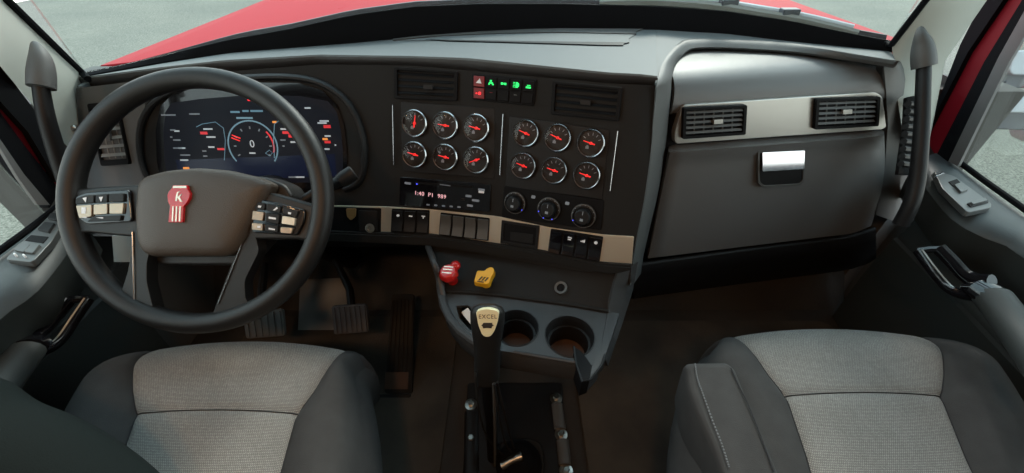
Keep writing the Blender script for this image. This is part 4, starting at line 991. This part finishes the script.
tag(obj('paper_slip', MB().add([Ft @ Vector((*p, z)) for p, z in zip(P2(Ft, [(461, 311), (468, 309), (478, 325), (477, 331)]), (-.004, .004, .010, -.004))]+[Ft @ Vector((*p, z-.001)) for p, z in zip(P2(Ft, [(461, 311), (468, 309), (478, 325), (477, 331)]), (-.004, .004, .010, -.004))], [[0, 1, 2, 3], [7, 6, 5, 4], [0, 4, 5, 1], [1, 5, 6, 2], [2, 6, 7, 3], [3, 7, 4, 0]]), M['paper']), 'slip of white paper sticking out of the console pocket beside the gear lever', 'paper')

# ================================================================== steering wheel
WC = dep(197, 200.5, .68); Fw = frame(WC, (1, 0, 0), UPV); K_ = .68/400
def wp(px, py): return ((px-197)*K_, (200.5-py)*K_)
SW = thing('steering_wheel', 'large black steering wheel with bronze-lit hub and red emblem in front of the driver seat', 'steering wheel', Fw)
rm = MB(); pts = []
RW, RH, rt = .2145, .2085, .0175
for k in range(96):
    a = 2*math.pi*k/96; pts.append((RW*math.cos(a), RH*math.sin(a), 0))
rm.tube([Fw @ Vector(p) for p in pts], rt, 20, flat=1.0, flatdir=Fw.col[2].to_3d(), closed=True)
obj('rim', rm, M['leather'], SW, ang=80)
hubp = [(143, 184), (150, 177), (172, 171), (200, 168.5), (233, 171), (262, 178), (275, 184.5), (273, 192), (262, 212), (246, 243), (240, 252), (229, 256.5), (155, 256.5), (146, 251), (142, 240), (140.5, 212)]
HP = roundpoly([wp(*p) for p in hubp], .012, 3)
hm = MB(); hm.prism(HP, -.03, .004, Fw, -.0); 
n = len(HP); cx = sum(p[0] for p in HP)/n; cy = sum(p[1] for p in HP)/n
levels = [(1.0, .004), (.97, .012), (.90, .017), (.78, .0205), (.55, .0225), (.3, .023), (.02, .023)]
hm = MB(); vv = [[(cx+(p[0]-cx)*s_, cy+(p[1]-cy)*s_, z) for p in HP]+[] for s_, z in [(1.0, -.03)]+levels]
vv = [r_+[r_[0]] for r_ in vv]; hm.grid(vv, Fw); hm.add(vv[-1][:-1], [list(range(n))], Fw); hm.add(vv[0][:-1], [list(range(n))[::-1]], Fw)
obj('hub_pad', hm, M['hub'], SW, ang=60, label='grained padded hub cover')
# dark shell behind the pad, rising to the right
obj('hub_shell', MB().prism(roundpoly([wp(*p) for p in [(150, 178), (200, 170), (262, 174), (283, 182), (292, 196), (266, 232), (240, 262), (232, 268), (150, 268), (140, 255), (136, 200)]], .01), -.06, -.012, Fw, .04), M['leather'], SW, bevel=.006, seg=3)
def spoke(pl, z=-.016, th=.022):
    return MB().prism(roundpoly([wp(*p) for p in pl], .008, 4), z, z+th, Fw, .03)
obj('spoke', spoke([(68, 190), (105, 186), (145, 184), (146, 238), (120, 236), (92, 233), (70, 236)]), M['leather'], SW, bevel=.005, seg=3)
obj('spoke', spoke([(255, 190), (272, 192), (300, 200), (326, 208), (324, 244), (300, 240), (250, 240), (246, 228)]), M['leather'], SW, bevel=.005, seg=3)
obj('spoke', spoke([(138, 228), (156, 240), (150, 262), (150, 282), (158, 314), (170, 322), (110, 306), (124, 292), (131, 270)]), M['leather'], SW, bevel=.005, seg=3)
obj('spoke', spoke([(256, 226), (236, 258), (226, 284), (214, 316), (200, 322), (262, 312), (248, 300), (247, 280), (262, 250)]), M['leather'], SW, bevel=.005, seg=3)
def wtube(pts, r, z): return MB().tube([Fw @ Vector((*wp(*p), z)) for p in pts], r, 8)
obj('chrome_accent', wtube([(136.5, 232), (137, 250), (137.5, 275), (138, 303)], .0013, .007), M['rim'], SW); obj('chrome_accent', wtube([(251, 222), (243, 248), (232, 276), (221, 303)], .0013, .007), M['rim'], SW)
def ctrl(outer, lab, buttons):
    o_ = roundpoly([wp(*p) for p in outer], .006, 4)
    c = obj('control_pod', MB().prism(o_, .0, .011, Fw, .03), M['gloss'], SW, bevel=.002, label=lab)
    for nm, pl, m in buttons:
        obj(nm, MB().prism(roundpoly([wp(*p) for p in pl], .0015, 2), .010, .0145, Fw, .05), M[m], c, bevel=.0007)
ctrl([(81, 197), (92, 193), (136, 190), (139, 222), (94, 225), (84, 219)], 'left spoke control pod with brushed bronze buttons', [
 ('pod_button', [(85, 199), (94, 196), (103, 195.5), (103, 203.5), (84, 205)], 'dark'), ('pod_button', [(104, 195.5), (116, 194.5), (116, 203), (104, 203.5)], 'dark'), ('pod_button', [(117, 194.5), (132, 194), (132, 202.5), (117, 203)], 'dark'),
 ('pod_button', [(84.5, 206), (100.5, 205), (100.5, 217), (88, 219)], 'amber'), ('pod_button', [(102, 205), (116, 204), (116, 214.5), (102, 215.5)], 'amber'), ('pod_button', [(117.5, 204), (132, 203.5), (131, 214.5), (117.5, 214.5)], 'amber'),
 ('pod_button', [(102, 216.5), (130, 215.5), (129, 221), (95, 222)], 'dark')])
for pl in ([(92, 199), (96, 198), (95, 203)], [(108, 198), (112, 197.5), (110, 202.5)], [(105, 218), (112, 217.6), (112, 219)], [(91, 208), (95, 208), (95, 214), (91, 214)], [(91, 218), (96, 217), (96, 218.5)]):
    obj('button_mark', MB().prism([wp(*p) for p in pl], .0145, .0152, Fw), M['white'], SW)
ctrl([(258, 198), (282, 203), (309, 210), (308, 222), (301, 236), (255, 233)], 'right spoke control pod with pale and bronze buttons', [
 ('pod_button', [(261, 202), (270, 204), (269.5, 211), (259.5, 209.5)], 'dark'), ('pod_button', [(272, 204), (286, 207), (285, 213.5), (271, 211)], 'dark'), ('pod_button', [(288, 207.5), (303, 211.5), (301, 218), (287, 214)], 'dark'),
 ('pod_button', [(258, 211), (269, 212.5), (268, 221.5), (257, 220)], 'amber'), ('pod_button', [(271, 213), (284.5, 215), (283.5, 224.5), (270.5, 222)], 'dark'), ('pod_button', [(287, 216), (300, 218.5), (299, 226), (286, 224)], 'amberl'),
 ('pod_button', [(257, 223), (268, 224), (268, 231), (257, 230)], 'amber'), ('pod_button', [(270, 224.5), (283, 226), (283, 232.5), (270, 231.5)], 'dark'), ('pod_button', [(285, 227), (298, 228), (296, 234), (285, 233)], 'amber')])
for pl in ([(264, 206), (267, 206.5), (266, 208.5), (263.5, 208)], [(278, 211), (282, 207.5), (283, 209), (280, 211)], [(293, 212.5), (296, 213), (295.5, 215), (293, 214.5)], [(274, 217), (281, 218.2), (281, 220), (274, 219)], [(263, 226), (266, 226), (266, 228), (263, 228)], [(274, 228), (280, 229), (280, 230.3), (274, 229.6)]):
    obj('button_mark', MB().prism([wp(*p) for p in pl], .0145, .0152, Fw), M['white'], SW)
# emblem on the hub
em = MB(); ex, ey = 190.5, 0
top = [(186.5, 187.3), (200, 187.3), (200.5, 191), (203, 195), (202.5, 200), (199, 205.5), (196.5, 207.5), (195.5, 223), (182, 223), (183.5, 207), (181.5, 203), (181, 197), (182.5, 193), (185, 190.5)]
eb = obj('emblem', MB().prism([wp(*p) for p in top], .021, .0275, Fw), M['emred'], SW, bevel=.001, label='red enamel emblem with pale stripes')
est = MB()
for k in range(3): x0 = 186.2+k*3.4; est.prism([wp(*p) for p in [(x0+.4, 207.5), (x0+1.6, 207.5), (x0+1.0, 222), (x0-.3, 222)]], .027, .0285, Fw)
est.prism([wp(*p) for p in [(187.5, 188), (199.5, 188), (199.8, 190), (187, 190)]], .027, .0285, Fw)
obj('emblem_stripes', est, M['emwhite'], eb)
kl = MB(); kl.prism([wp(*p) for p in [(189.5, 202.5), (191, 202.5), (192, 195), (194, 193), (191, 194), (189.8, 198)]], .027, .0285, Fw).prism([wp(*p) for p in [(191, 199), (195.5, 195.5), (193.5, 199), (196, 203), (194, 203), (192, 200)]], .027, .0285, Fw)
obj('emblem_initials', kl, M['emwhite'], eb)
# column behind the wheel, stalk
colm = thing('steering_column', 'dark steering column shroud behind the wheel hub', 'steering column', Fw @ Vector((0, 0, -.12)))
ax = Fw.col[2].to_3d()
P = [WC-ax*.058+Vector((0, 0, -.0)), WC-ax*.11, WC-ax*.17, Vector((WC.x, .76, .66))]
obj('shroud', MB().tube(P, [.055, .062, .066, .07], 20), M['leather'], colm)
obj('column_tube', MB().tube([Vector((WC.x, .70, .64)), Vector((WC.x+.03, .92, .34))], .035, 14), M['darker'], colm)
S_ = smooth([WC-ax*.10+Vector((.05, 0, .01)), dep(292, 205, .73), dep(318, 191, .735), dep(334, 184, .74), dep(345, 178, .74)], 4); n = len(S_)
st = thing('control_stalk', 'black column stalk sticking out right of the steering wheel', 'stalk', S_[0])
obj('stalk_arm', MB().tube(S_, [.008+.004*(i/n)**2 for i in range(n)], 12), M['dark'], st)
e = dep(345, 178, .74); d_ = (dep(356, 171, .745)-e).normalized()
obj('stalk_end', MB().tube([e-d_*.012, e, e+d_*.018, e+d_*.020], [.0125, .0145, .0145, .011], 16), M['dark'], st, bevel=.001)

# ================================================================== gear lever with cables
kb = dep(487, 320, .63); base = Vector((.0, .40, ZF+.05))
GLv = thing('gear_lever', 'black gear lever with a pale plate reading EXCEL in front of the console', 'gear lever', Vector((0, .40, ZF)))
topp = dep(487, 306, .625); kmid = dep(487.5, 335, .65); kbot = dep(487, 378, .70)
upg = (topp-kbot).normalized(); Fk = frame(dep(487, 322, .61), (1, 0, 0), UPV)
knob = [(470.5, 312), (474, 306.5), (481, 304), (494, 304), (502, 307), (505.5, 313), (504, 328), (500.5, 345), (501, 362), (499, 383), (475, 383), (473.5, 362), (474, 345), (471.5, 328)]
# loft: rings along the lever, wide at the top
rings = [(304.5, 487.5, 9, .012), (307, 487.5, 15.5, .019), (312, 487.5, 18, .023), (322, 487.5, 17.5, .025), (335, 487.5, 15.5, .023), (348, 487.5, 13.5, .020), (362, 487.3, 13.5, .020), (376, 487, 13, .019), (384, 487, 11.5, .017)]
vv = []; M_ = 20
for i, (py, px, hw, hd_) in enumerate(rings):
    t_ = .63+.075*(py-304)/80; c = dep(px, py, t_+.02); w_ = hw/400*t_; row = []
    for k in range(M_):
        a = 2*math.pi*k/M_; ca, sa = math.cos(a), math.sin(a)
        row.append(c+Vector((1, 0, 0))*w_*math.copysign(abs(ca)**.75, ca)+(-FWD)*hd_*math.copysign(abs(sa)**.75, sa))
    vv.append(row+[row[0]])
gk = MB().grid(vv); gk.add(vv[0][:-1], [list(range(M_))]); gk.add(vv[-1][:-1], [list(range(M_))[::-1]])
obj('knob', gk, M['leather'], GLv, ang=60)
Fpz = frame(dep(487.5, 322, .612), (1, 0, 0), UPV)
cap = P2(Fpz, [(476, 311.5), (480.5, 309.3), (488, 308.3), (495, 309.5), (499.3, 312), (498, 321), (494.5, 331), (490.5, 336.3), (486, 337), (482, 334.5), (478.3, 325)])
Fpz2 = Fpz
cap_o = obj('knob_plate', MB().prism(roundpoly(cap, .004, 3), -.014, .002, Fpz2), M['plate'], GLv, bevel=.001, label='pale yellow plate lettered EXCEL')
x, y = loc2(Fpz, 487.8, 316.5); obj('plate_lettering', MB().text('EXCEL', .0088, Fpz @ Matrix.Translation((x, y, .0023)), 0, .0002, 1.15), M['ink'], cap_o)
obj('plate_symbol', MB().prism(P2(Fpz, [(483.5, 322.5), (492.3, 322.5), (492.3, 324), (494, 325), (492.3, 326), (491.5, 328), (487, 327.6), (483.3, 328), (482.6, 326), (481.5, 325), (482.6, 324)]), .002, .0028, Fpz), M['ink'], cap_o)
obj('shaft', MB().tube([dep(487, 380, .72), dep(491, 420, .86), dep(493, 470, 1.0), Vector((-.035, .40, ZF+.01))], [.013, .012, .012, .014], 14), M['darker'], GLv)
obj('shaft_rod', MB().tube([dep(494, 384, .70), dep(495, 430, .84), dep(495, 466, .95)], .003, 8), M['facel'], GLv)
for pts in ([(476, 372, .69), (476, 384, .70), (479, 410, .76), (486, 434, .84), (499, 451, .92), (516, 461, .955)], [(494, 384, .69), (498, 408, .76), (502, 430, .83), (507, 446, .90), (517, 458, .95)], [(497, 382, .70), (504, 410, .77), (509, 432, .85), (514, 448, .92)]):
    obj('air_line', MB().tube(smooth([dep(*p) for p in pts], 6), .0022, 8), M['face'], GLv)
# boot plate on the floor
Ff = frame(onZ(520, 460, ZF+.02), (1, 0, 0), (0, 1, 0))
obj('boot_plate', MB().prism(roundpoly(P2(Ff, [(498, 440), (528, 437), (541, 441), (545, 452), (545, 490), (496, 490)]), .02), -.02, .004, Ff, .04), M['face'], GLv, bevel=.006)
obj('boot', MB().lathe([(.055, .0), (.052, .012), (.042, .014), (.044, .022), (.034, .026), (.035, .034), (.026, .04), (.0001, .042)], Matrix.Translation(onZ(519, 464, ZF+.02)), 24), M['seal'], GLv)
fit = MB().tube([onZ(502, 466, ZF+.05), onZ(512, 460, ZF+.06), onZ(522, 456, ZF+.065)], [.010, .009, .011], 12); obj('air_fitting', fit, M['steel'], GLv)

# floor covers with bolts
cov = thing('floor_cover_plate', 'black engine cover plate on the floor under the gear lever, edged by bolts', 'cover plate', onZ(515, 430, ZF))
Ff2 = frame(onZ(515, 430, ZF), (1, 0, 0), (0, 1, 0))
obj('plate', MB().prism(roundpoly(P2(Ff2, [(468, 385), (562, 385), (566, 500), (462, 500)]), .01), 0, .014, Ff2), M['dark'], cov, bevel=.003)
for seg_ in (([(557, 404), (560, 429)], [(562.5, 440), (565, 465)])):
    a, b = [onZ(p[0], p[1], ZF+.018) for p in seg_]; obj('edge_strip', MB().tube([a, a.lerp(b, .5), b], .015, 12, flat=.6), M['facel'], cov)
a, b = onZ(471.5, 412, ZF+.016), onZ(471, 500, ZF+.016); obj('edge_strip', MB().tube([a, b], .018, 12, flat=.4), M['dark'], cov)
for px, py in ((556, 398.7), (561, 434.6), (566, 471), (471, 404.6), (471, 439)):
    c = Matrix.Translation(onZ(px, py, ZF+.014))
    obj('bolt', MB().lathe([(.016, 0), (.016, .003), (.010, .004)], c, 20).lathe([(.0085, .003), (.0085, .010), (.006, .012), (.0001, .012)], c, 6), M['steel'], cov, label='steel bolt')

# rubber mats
Fm = frame(Vector((.60, .5, ZF)), (1, 0, 0), (0, 1, 0))
tag(obj('floor_mat', MB().prism(rrect(.84, .66, .05, 5, 0, -.02), 0, .010, Fm), M['carpet'], bevel=.004), 'dusty dark brown rubber floor mat in front of the passenger seat', 'floor mat')
Fm = frame(Vector((-.50, .58, ZF)), (1, 0, 0), (0, 1, 0))
tag(obj('floor_mat', MB().prism(rrect(.66, .5, .04), 0, .008, Fm), M['carpet'], bevel=.003), 'dark rubber floor mat under the pedals on the driver side', 'floor mat')
# pale sheet: daylight on the toe board put into its grey
tp = MB().slab([[onY(300, 284, .90), onY(346, 282, .90)], [onZ(298, 330, ZF+.012), onZ(348, 330, ZF+.012)]], (0, .02, 0)); tp2 = obj('toe_light_patch', tp, M['kick']); tag(tp2, 'pale grey sheet standing for the lit toe board behind the brake pedal', 'light patch')
kk = MB().slab([[dep(112, 236, .92), dep(136, 236, .92)], [dep(114, 262, .95), dep(136, 262, .95)]], (0, .02, 0)); tag(obj('pale_patch', kk, M['pillar']), 'small pale patch glimpsed between the left spoke and lower rim of the wheel', 'pale patch')  # pale slab added for the pale patch between spoke and rim

# ================================================================== pedals
def pedal(name, label, pts, t_, ribs, arm, m=M['pedal'], lean=.8, cat='pedal'):
    F = frame(dep(*cen4(pts), t_), (1, 0, 0), (0, lean, 1)); t = thing(name, label, cat, F, 'foot pedals')
    obj('pad', MB().prism(roundpoly(P2(F, pts), .008), -.012, 0, F), m, t, bevel=.002)
    for k in range(ribs):
        u0 = (k+.2)/ribs; u1 = (k+.75)/ribs
        obj('rib', MB().prism(P2(F, [quad_pt(pts, u0, .06), quad_pt(pts, u1, .06), quad_pt(pts, u1, .94), quad_pt(pts, u0, .94)]), 0, .004, F), m, t, bevel=.0008)
    if arm: obj('pedal_arm', MB().tube([dep(*a) for a in arm], .010, 10, flat=1.6), M['dark'], t)
    return t
pedal('brake_pedal', 'square ribbed brake pedal hanging right of the steering wheel', [(331, 306), (366, 304), (369, 332), (334, 335)], 1.0, 7, [(352, 310, 1.02), (350, 290, 1.06), (340, 270, 1.10), (336, 262, 1.12)])
pedal('clutch_pedal', 'grey ribbed clutch pedal glimpsed below the steering wheel rim', [(242, 312), (282, 309), (285, 336), (246, 339)], 1.02, 6, [(262, 315, 1.04), (262, 290, 1.08), (265, 265, 1.12)], M['facel'])
ac = pedal('accelerator_pedal', 'long narrow ribbed accelerator pedal on the floor right of the brake pedal', [(392, 294), (414, 294), (412, 394), (384, 393)], 1.12, 6, None, M['face'], lean=1.4)
Fa = Matrix(ROOT[ac.name].matrix_world); 
obj('wear_grooves', MB().prism(P2(Fa, [(386, 372), (409, 372), (408, 389), (385, 389)]), .003, .0048, Fa), M['brown'], ac, label='worn brown grooves at the foot of the pad')
obj('heel_bracket', MB().prism(P2(Fa, [(378, 394), (411, 394), (410, 402), (378, 402)]), -.02, .0, Fa), M['dark'], ac, bevel=.003)

# ================================================================== seats
def seat(cx, yf, label, L):
    t = thing('driver_seat' if L else 'passenger_seat', label, 'seat', (cx, yf-.28, ZF), 'cab seats')
    HW = .27 if L else .285; D = .56; zt = .575
    si_ = .0
    NX, NY = 48, 44
    def seam(v):          # half width of the light panel, v 0 front .. 1 rear
        return lerpy([(0, .190), (.10, .178), (.2, .155), (.28, .130), (.45, .120), (.7, .115), (1, .112)], v)
    def halfw(v): return HW*lerpy([(0, .74), (.03, .82), (.08, .89), (.15, .94), (.25, .98), (.35, 1.0), (1, 1.0)], v)
    def pt(u, v, lift=0):
        # u -1..1 with +-.5 on the seams
        s_ = seam(max(v, 0)); h = max(halfw(max(v, 0))*((.86 if L else 1) if u > 0 else 1), s_+.028); a = abs(u)
        x = (a/.5*s_) if a <= .5 else s_+(h-s_)*((a-.5)/.5)
        crown = .018*math.sin(math.pi*min(max(v, 0), 1)*.5+.3)
        z = zt - .035*v
        if a > .5:
            e = (a-.5)/.5; z += .020*math.sin(math.pi*min(e*1.05, 1))*min(1, v*6+.1) - .05*max(0, e-.72)**2/.078
        d = a/.5 if a <= .5 else 1
        z += .006*(1-d*d)
        # front roll and side-to-side bow of the front edge
        fr = max(0, 1-v/.16); z -= .045*fr**2.2
        y = yf - D*v - .035*(abs(x)/HW)**2*(1-min(v*2, 1))
        sgn = 1 if u >= 0 else -1
        dist = abs(a-.5); z -= .004*math.exp(-(dist/.02)**2)
        z -= .004*math.exp(-((v-.275)/.012)**2)*(1 if a <= .5 else 0)
        return Vector((cx+sgn*x+(.12 if L else -.15)*v*(1 if v > 0 else 0), y, z+lift))
    us = sorted(set([-1+2*i/NX for i in range(NX+1)]+[-.52, -.48, .48, .52])); vsn = sorted(set([j/NY for j in range(NY+1)]+[.26, .275, .29]))
    def patch(ulo, uhi, vlo, vhi):
        return [[pt(u, v) for u in us if ulo-1e-6 <= u <= uhi+1e-6] for v in vsn if vlo-1e-6 <= v <= vhi+1e-6]
    b = MB()
    # cushion body: full surface slightly below, with skirts down the front and sides
    rows_ = []
    prof_ = [(1.0, 0), (1.03, -.02), (1.05, -.05), (1.04, -.09), (1.0, -.13)]
    for (ul, uh) in ((-1, -.5), (.5, 1)): b.grid(patch(ul, uh, 0, 1))
    b.grid([[p+Vector((0, 0, -.006)) for p in r_] for r_ in patch(-.5, .5, 0, 1)])
    edge = [pt(-1, v) for v in reversed(vsn)]+[pt(u, 0) for u in us]+[pt(1, v) for v in vsn]
    cc = Vector((cx, yf-.3, 0))
    skirt = []
    for s_, dz in prof_: skirt.append([Vector((cc.x+(p.x-cc.x)*s_, cc.y+(p.y-cc.y)*(1+(s_-1)*.7), p.z+dz)) for p in edge])
    b.grid(skirt); 
    b2 = [Vector((p.x, p.y, ZF+.25)) for p in skirt[-1]]
    obj('cushion', b, M['seat'], t, ang=70, label='charcoal cloth seat cushion bolsters')
    obj('front_insert', MB().grid(patch(-.5, .5, 0, .275)), M['weave'], t, ang=70, label='light grey woven front insert')
    obj('rear_insert', MB().grid(patch(-.5, .5, .275, 1)), M['weave'], t, ang=70, label='light grey woven rear insert')
    for s_ in (-.5, .5): obj('seam_piping', MB().tube([pt(s_, v, .0005) for v in vsn], .0011, 6), M['piping'], t)
    obj('seam_piping', MB().tube([pt(u, .275, .001) for u in us if abs(u) <= .5], .0009, 6), M['piping'], t)
    obj('cushion_pan', MB().prism(rrect(HW*1.8, .46, .05, 5, cx, yf-.30), .40, .46), M['dark'], t, bevel=.01)
    obj('seat_base', MB().prism(rrect(HW*1.35, .36, .04, 5, cx, yf-.31), ZF, .40, I4, .06), M['darker'], t, bevel=.01)
    # backrest, leaning back, wings to each side
    rows_ = []
    for j in range(15):
        v = j/14; z = .56+.66*v; yb = yf-.50-.02 + (.20-yf+.50+.02)*0 - .17*v; w_ = (.27-.05*max(0, v-.6)/.4)
        row = []
        for k in range(29):
            a = math.pi*k/28; x = -math.cos(a); wing = .055*max(0, (abs(x)-.5)/.5)*math.sin(math.pi*min(1, .15+v*.8))
            front = yb+ (wing if abs(x) < .93 else wing*.4)
            row.append(Vector((cx+x*w_, front-(.0 if abs(x) < .97 else .03), z)))
        row += [Vector((cx+w_*.98, yb-.10, z)), Vector((cx-w_*.98, yb-.10, z)), row[0]]
        rows_.append(row)
    bb = MB().grid(rows_); bb.add(rows_[0][:-1], [list(range(len(rows_[0])-1))]); bb.add(rows_[-1][:-1], [list(range(len(rows_[0])-1))[::-1]])
    obj('backrest', bb, M['seat'], t, ang=60)
    obj('headrest', MB().prism(rrect(.26, .2, .06, 5), -.05, .05, frame(Vector((cx, yf-.75, 1.36)), (1, 0, 0), (0, -.2, 1)), 0), M['seat'], t, bevel=.03, seg=4)
    for s_ in (-.07, .07): obj('headrest_post', MB().tube([(cx+s_, yf-.73, 1.20), (cx+s_, yf-.75, 1.30)], .007, 8), M['chrome'], t)
    return t
DS = seat(-.512, .470, 'driver seat with charcoal bolsters and light grey woven insert behind the steering wheel', True)
PS = seat(.632, .500, 'passenger seat with charcoal bolsters and light grey woven insert below the glove box', False)
dp = [dep(-90, 396, .5), dep(-28, 445, .5), dep(22, 467, .5), dep(58, 487, .5), dep(98, 517, .5), dep(150, 570, .5)]
dp = smooth(dp, 5); obj('seat_armrest', MB().tube(dp, [.065*min(1, (.25+min(i, len(dp)-1-i)/3.5))**.5 for i in range(len(dp))], 24), M['armdark'], DS, ang=70, label='dark cloth armrest curving in at the lower left')
# folded armrest on the passenger seat's inner side
def pa(px, py, z): return onZ(px, py, z)
zA = .605
top_ = [pa(684, 363, zA), pa(690, 361.5, zA), pa(728, 361, zA), pa(736, 368, zA), pa(748, 398, zA), pa(780, 473, zA), pa(800, 530, zA), pa(725, 530, zA), pa(727, 490, zA), pa(715, 452, zA), pa(700, 420, zA), pa(689, 392, zA)]
arm = [(p.x, p.y) for p in top_]
ab = MB(); vv = []
cx_ = sum(p[0] for p in arm)/len(arm); cy_ = sum(p[1] for p in arm)/len(arm)
for s_, z in ((.76, zA-.105), (.84, zA-.09), (.92, zA-.05), (.985, zA-.012), (.95, zA-.002), (.88, zA+.001), (.78, zA+.0025)):
    r_ = [Vector((cx_+(x-cx_)*s_, cy_+(y-cy_)*(1-(1-s_)*.6), z)) for x, y in roundpoly(arm, .02, 4)]; vv.append(r_+[r_[0]])
ab.grid(vv); ab.add(vv[0][:-1], [list(range(len(vv[0])-1))[::-1]]); ab.add(vv[-1][:-1], [list(range(len(vv[0])-1))])
ao = obj('seat_armrest', ab, M['seat'], PS, ang=60, label='stitched charcoal cloth armrest')
sp_ = [pa(a, b, zA+.0045) for a, b in [(695, 364), (697, 378), (703, 395), (712, 420), (722, 446), (729, 468)]]
P = smooth(sp_, 8); st_ = MB()
for i in range(0, len(P)-1, 1): st_.tube([P[i]+Vector((0, 0, .001)), P[i].lerp(P[i+1], .55)+Vector((0, 0, .001))], .0012, 5)
obj('armrest_stitching', st_, M['stitch'], ao)
obj('armrest_seam', MB().tube(smooth([pa(a, b, zA+.0045) for a, b in [(731, 368), (739, 386), (748, 404), (760, 434), (774, 472)]], 5), .0011, 6), M['piping'], ao)
lowr = MB().prism(roundpoly([(p.x, p.y) for p in [pa(682, 424, .50), pa(700, 418, .50), pa(745, 500, .50), pa(700, 500, .50), pa(681, 450, .50)]], .02), .40, .50); obj('armrest_hinge', lowr, M['dark'], PS, bevel=.012, seg=3)

# ================================================================== dome lamps on the ceiling behind the camera
for k, (x, y) in enumerate(((-.62, -.40), (-.08, -.40))):
    t = thing('dome_lamp', 'warm round dome lamp on the cab ceiling, %s of the pair' % ('left' if k == 0 else 'right'), 'lamp', (x, y, 1.78), 'ceiling dome lamps')
    m_ = Matrix.Translation((x, y, 1.78)) @ Matrix.Rotation(math.pi, 4, 'X')
    obj('lamp_rim', MB().lathe([(.085, 0), (.085, .014), (.070, .018), (.068, .008)], m_, 28), M['silver'], t); obj('lamp_lens', MB().lathe([(.069, .010), (.05, .018), (.0001, .022)], m_, 28), M['lens'], t)
    ld = bpy.data.lights.new('dome_light', 'AREA'); ld.shape = 'DISK'; ld.size = .13; ld.energy = 3.8; ld.color = (1, .54, .26)
    lo = bpy.data.objects.new('dome_light', ld); COL.objects.link(lo); lo.location = (x, y, 1.755)
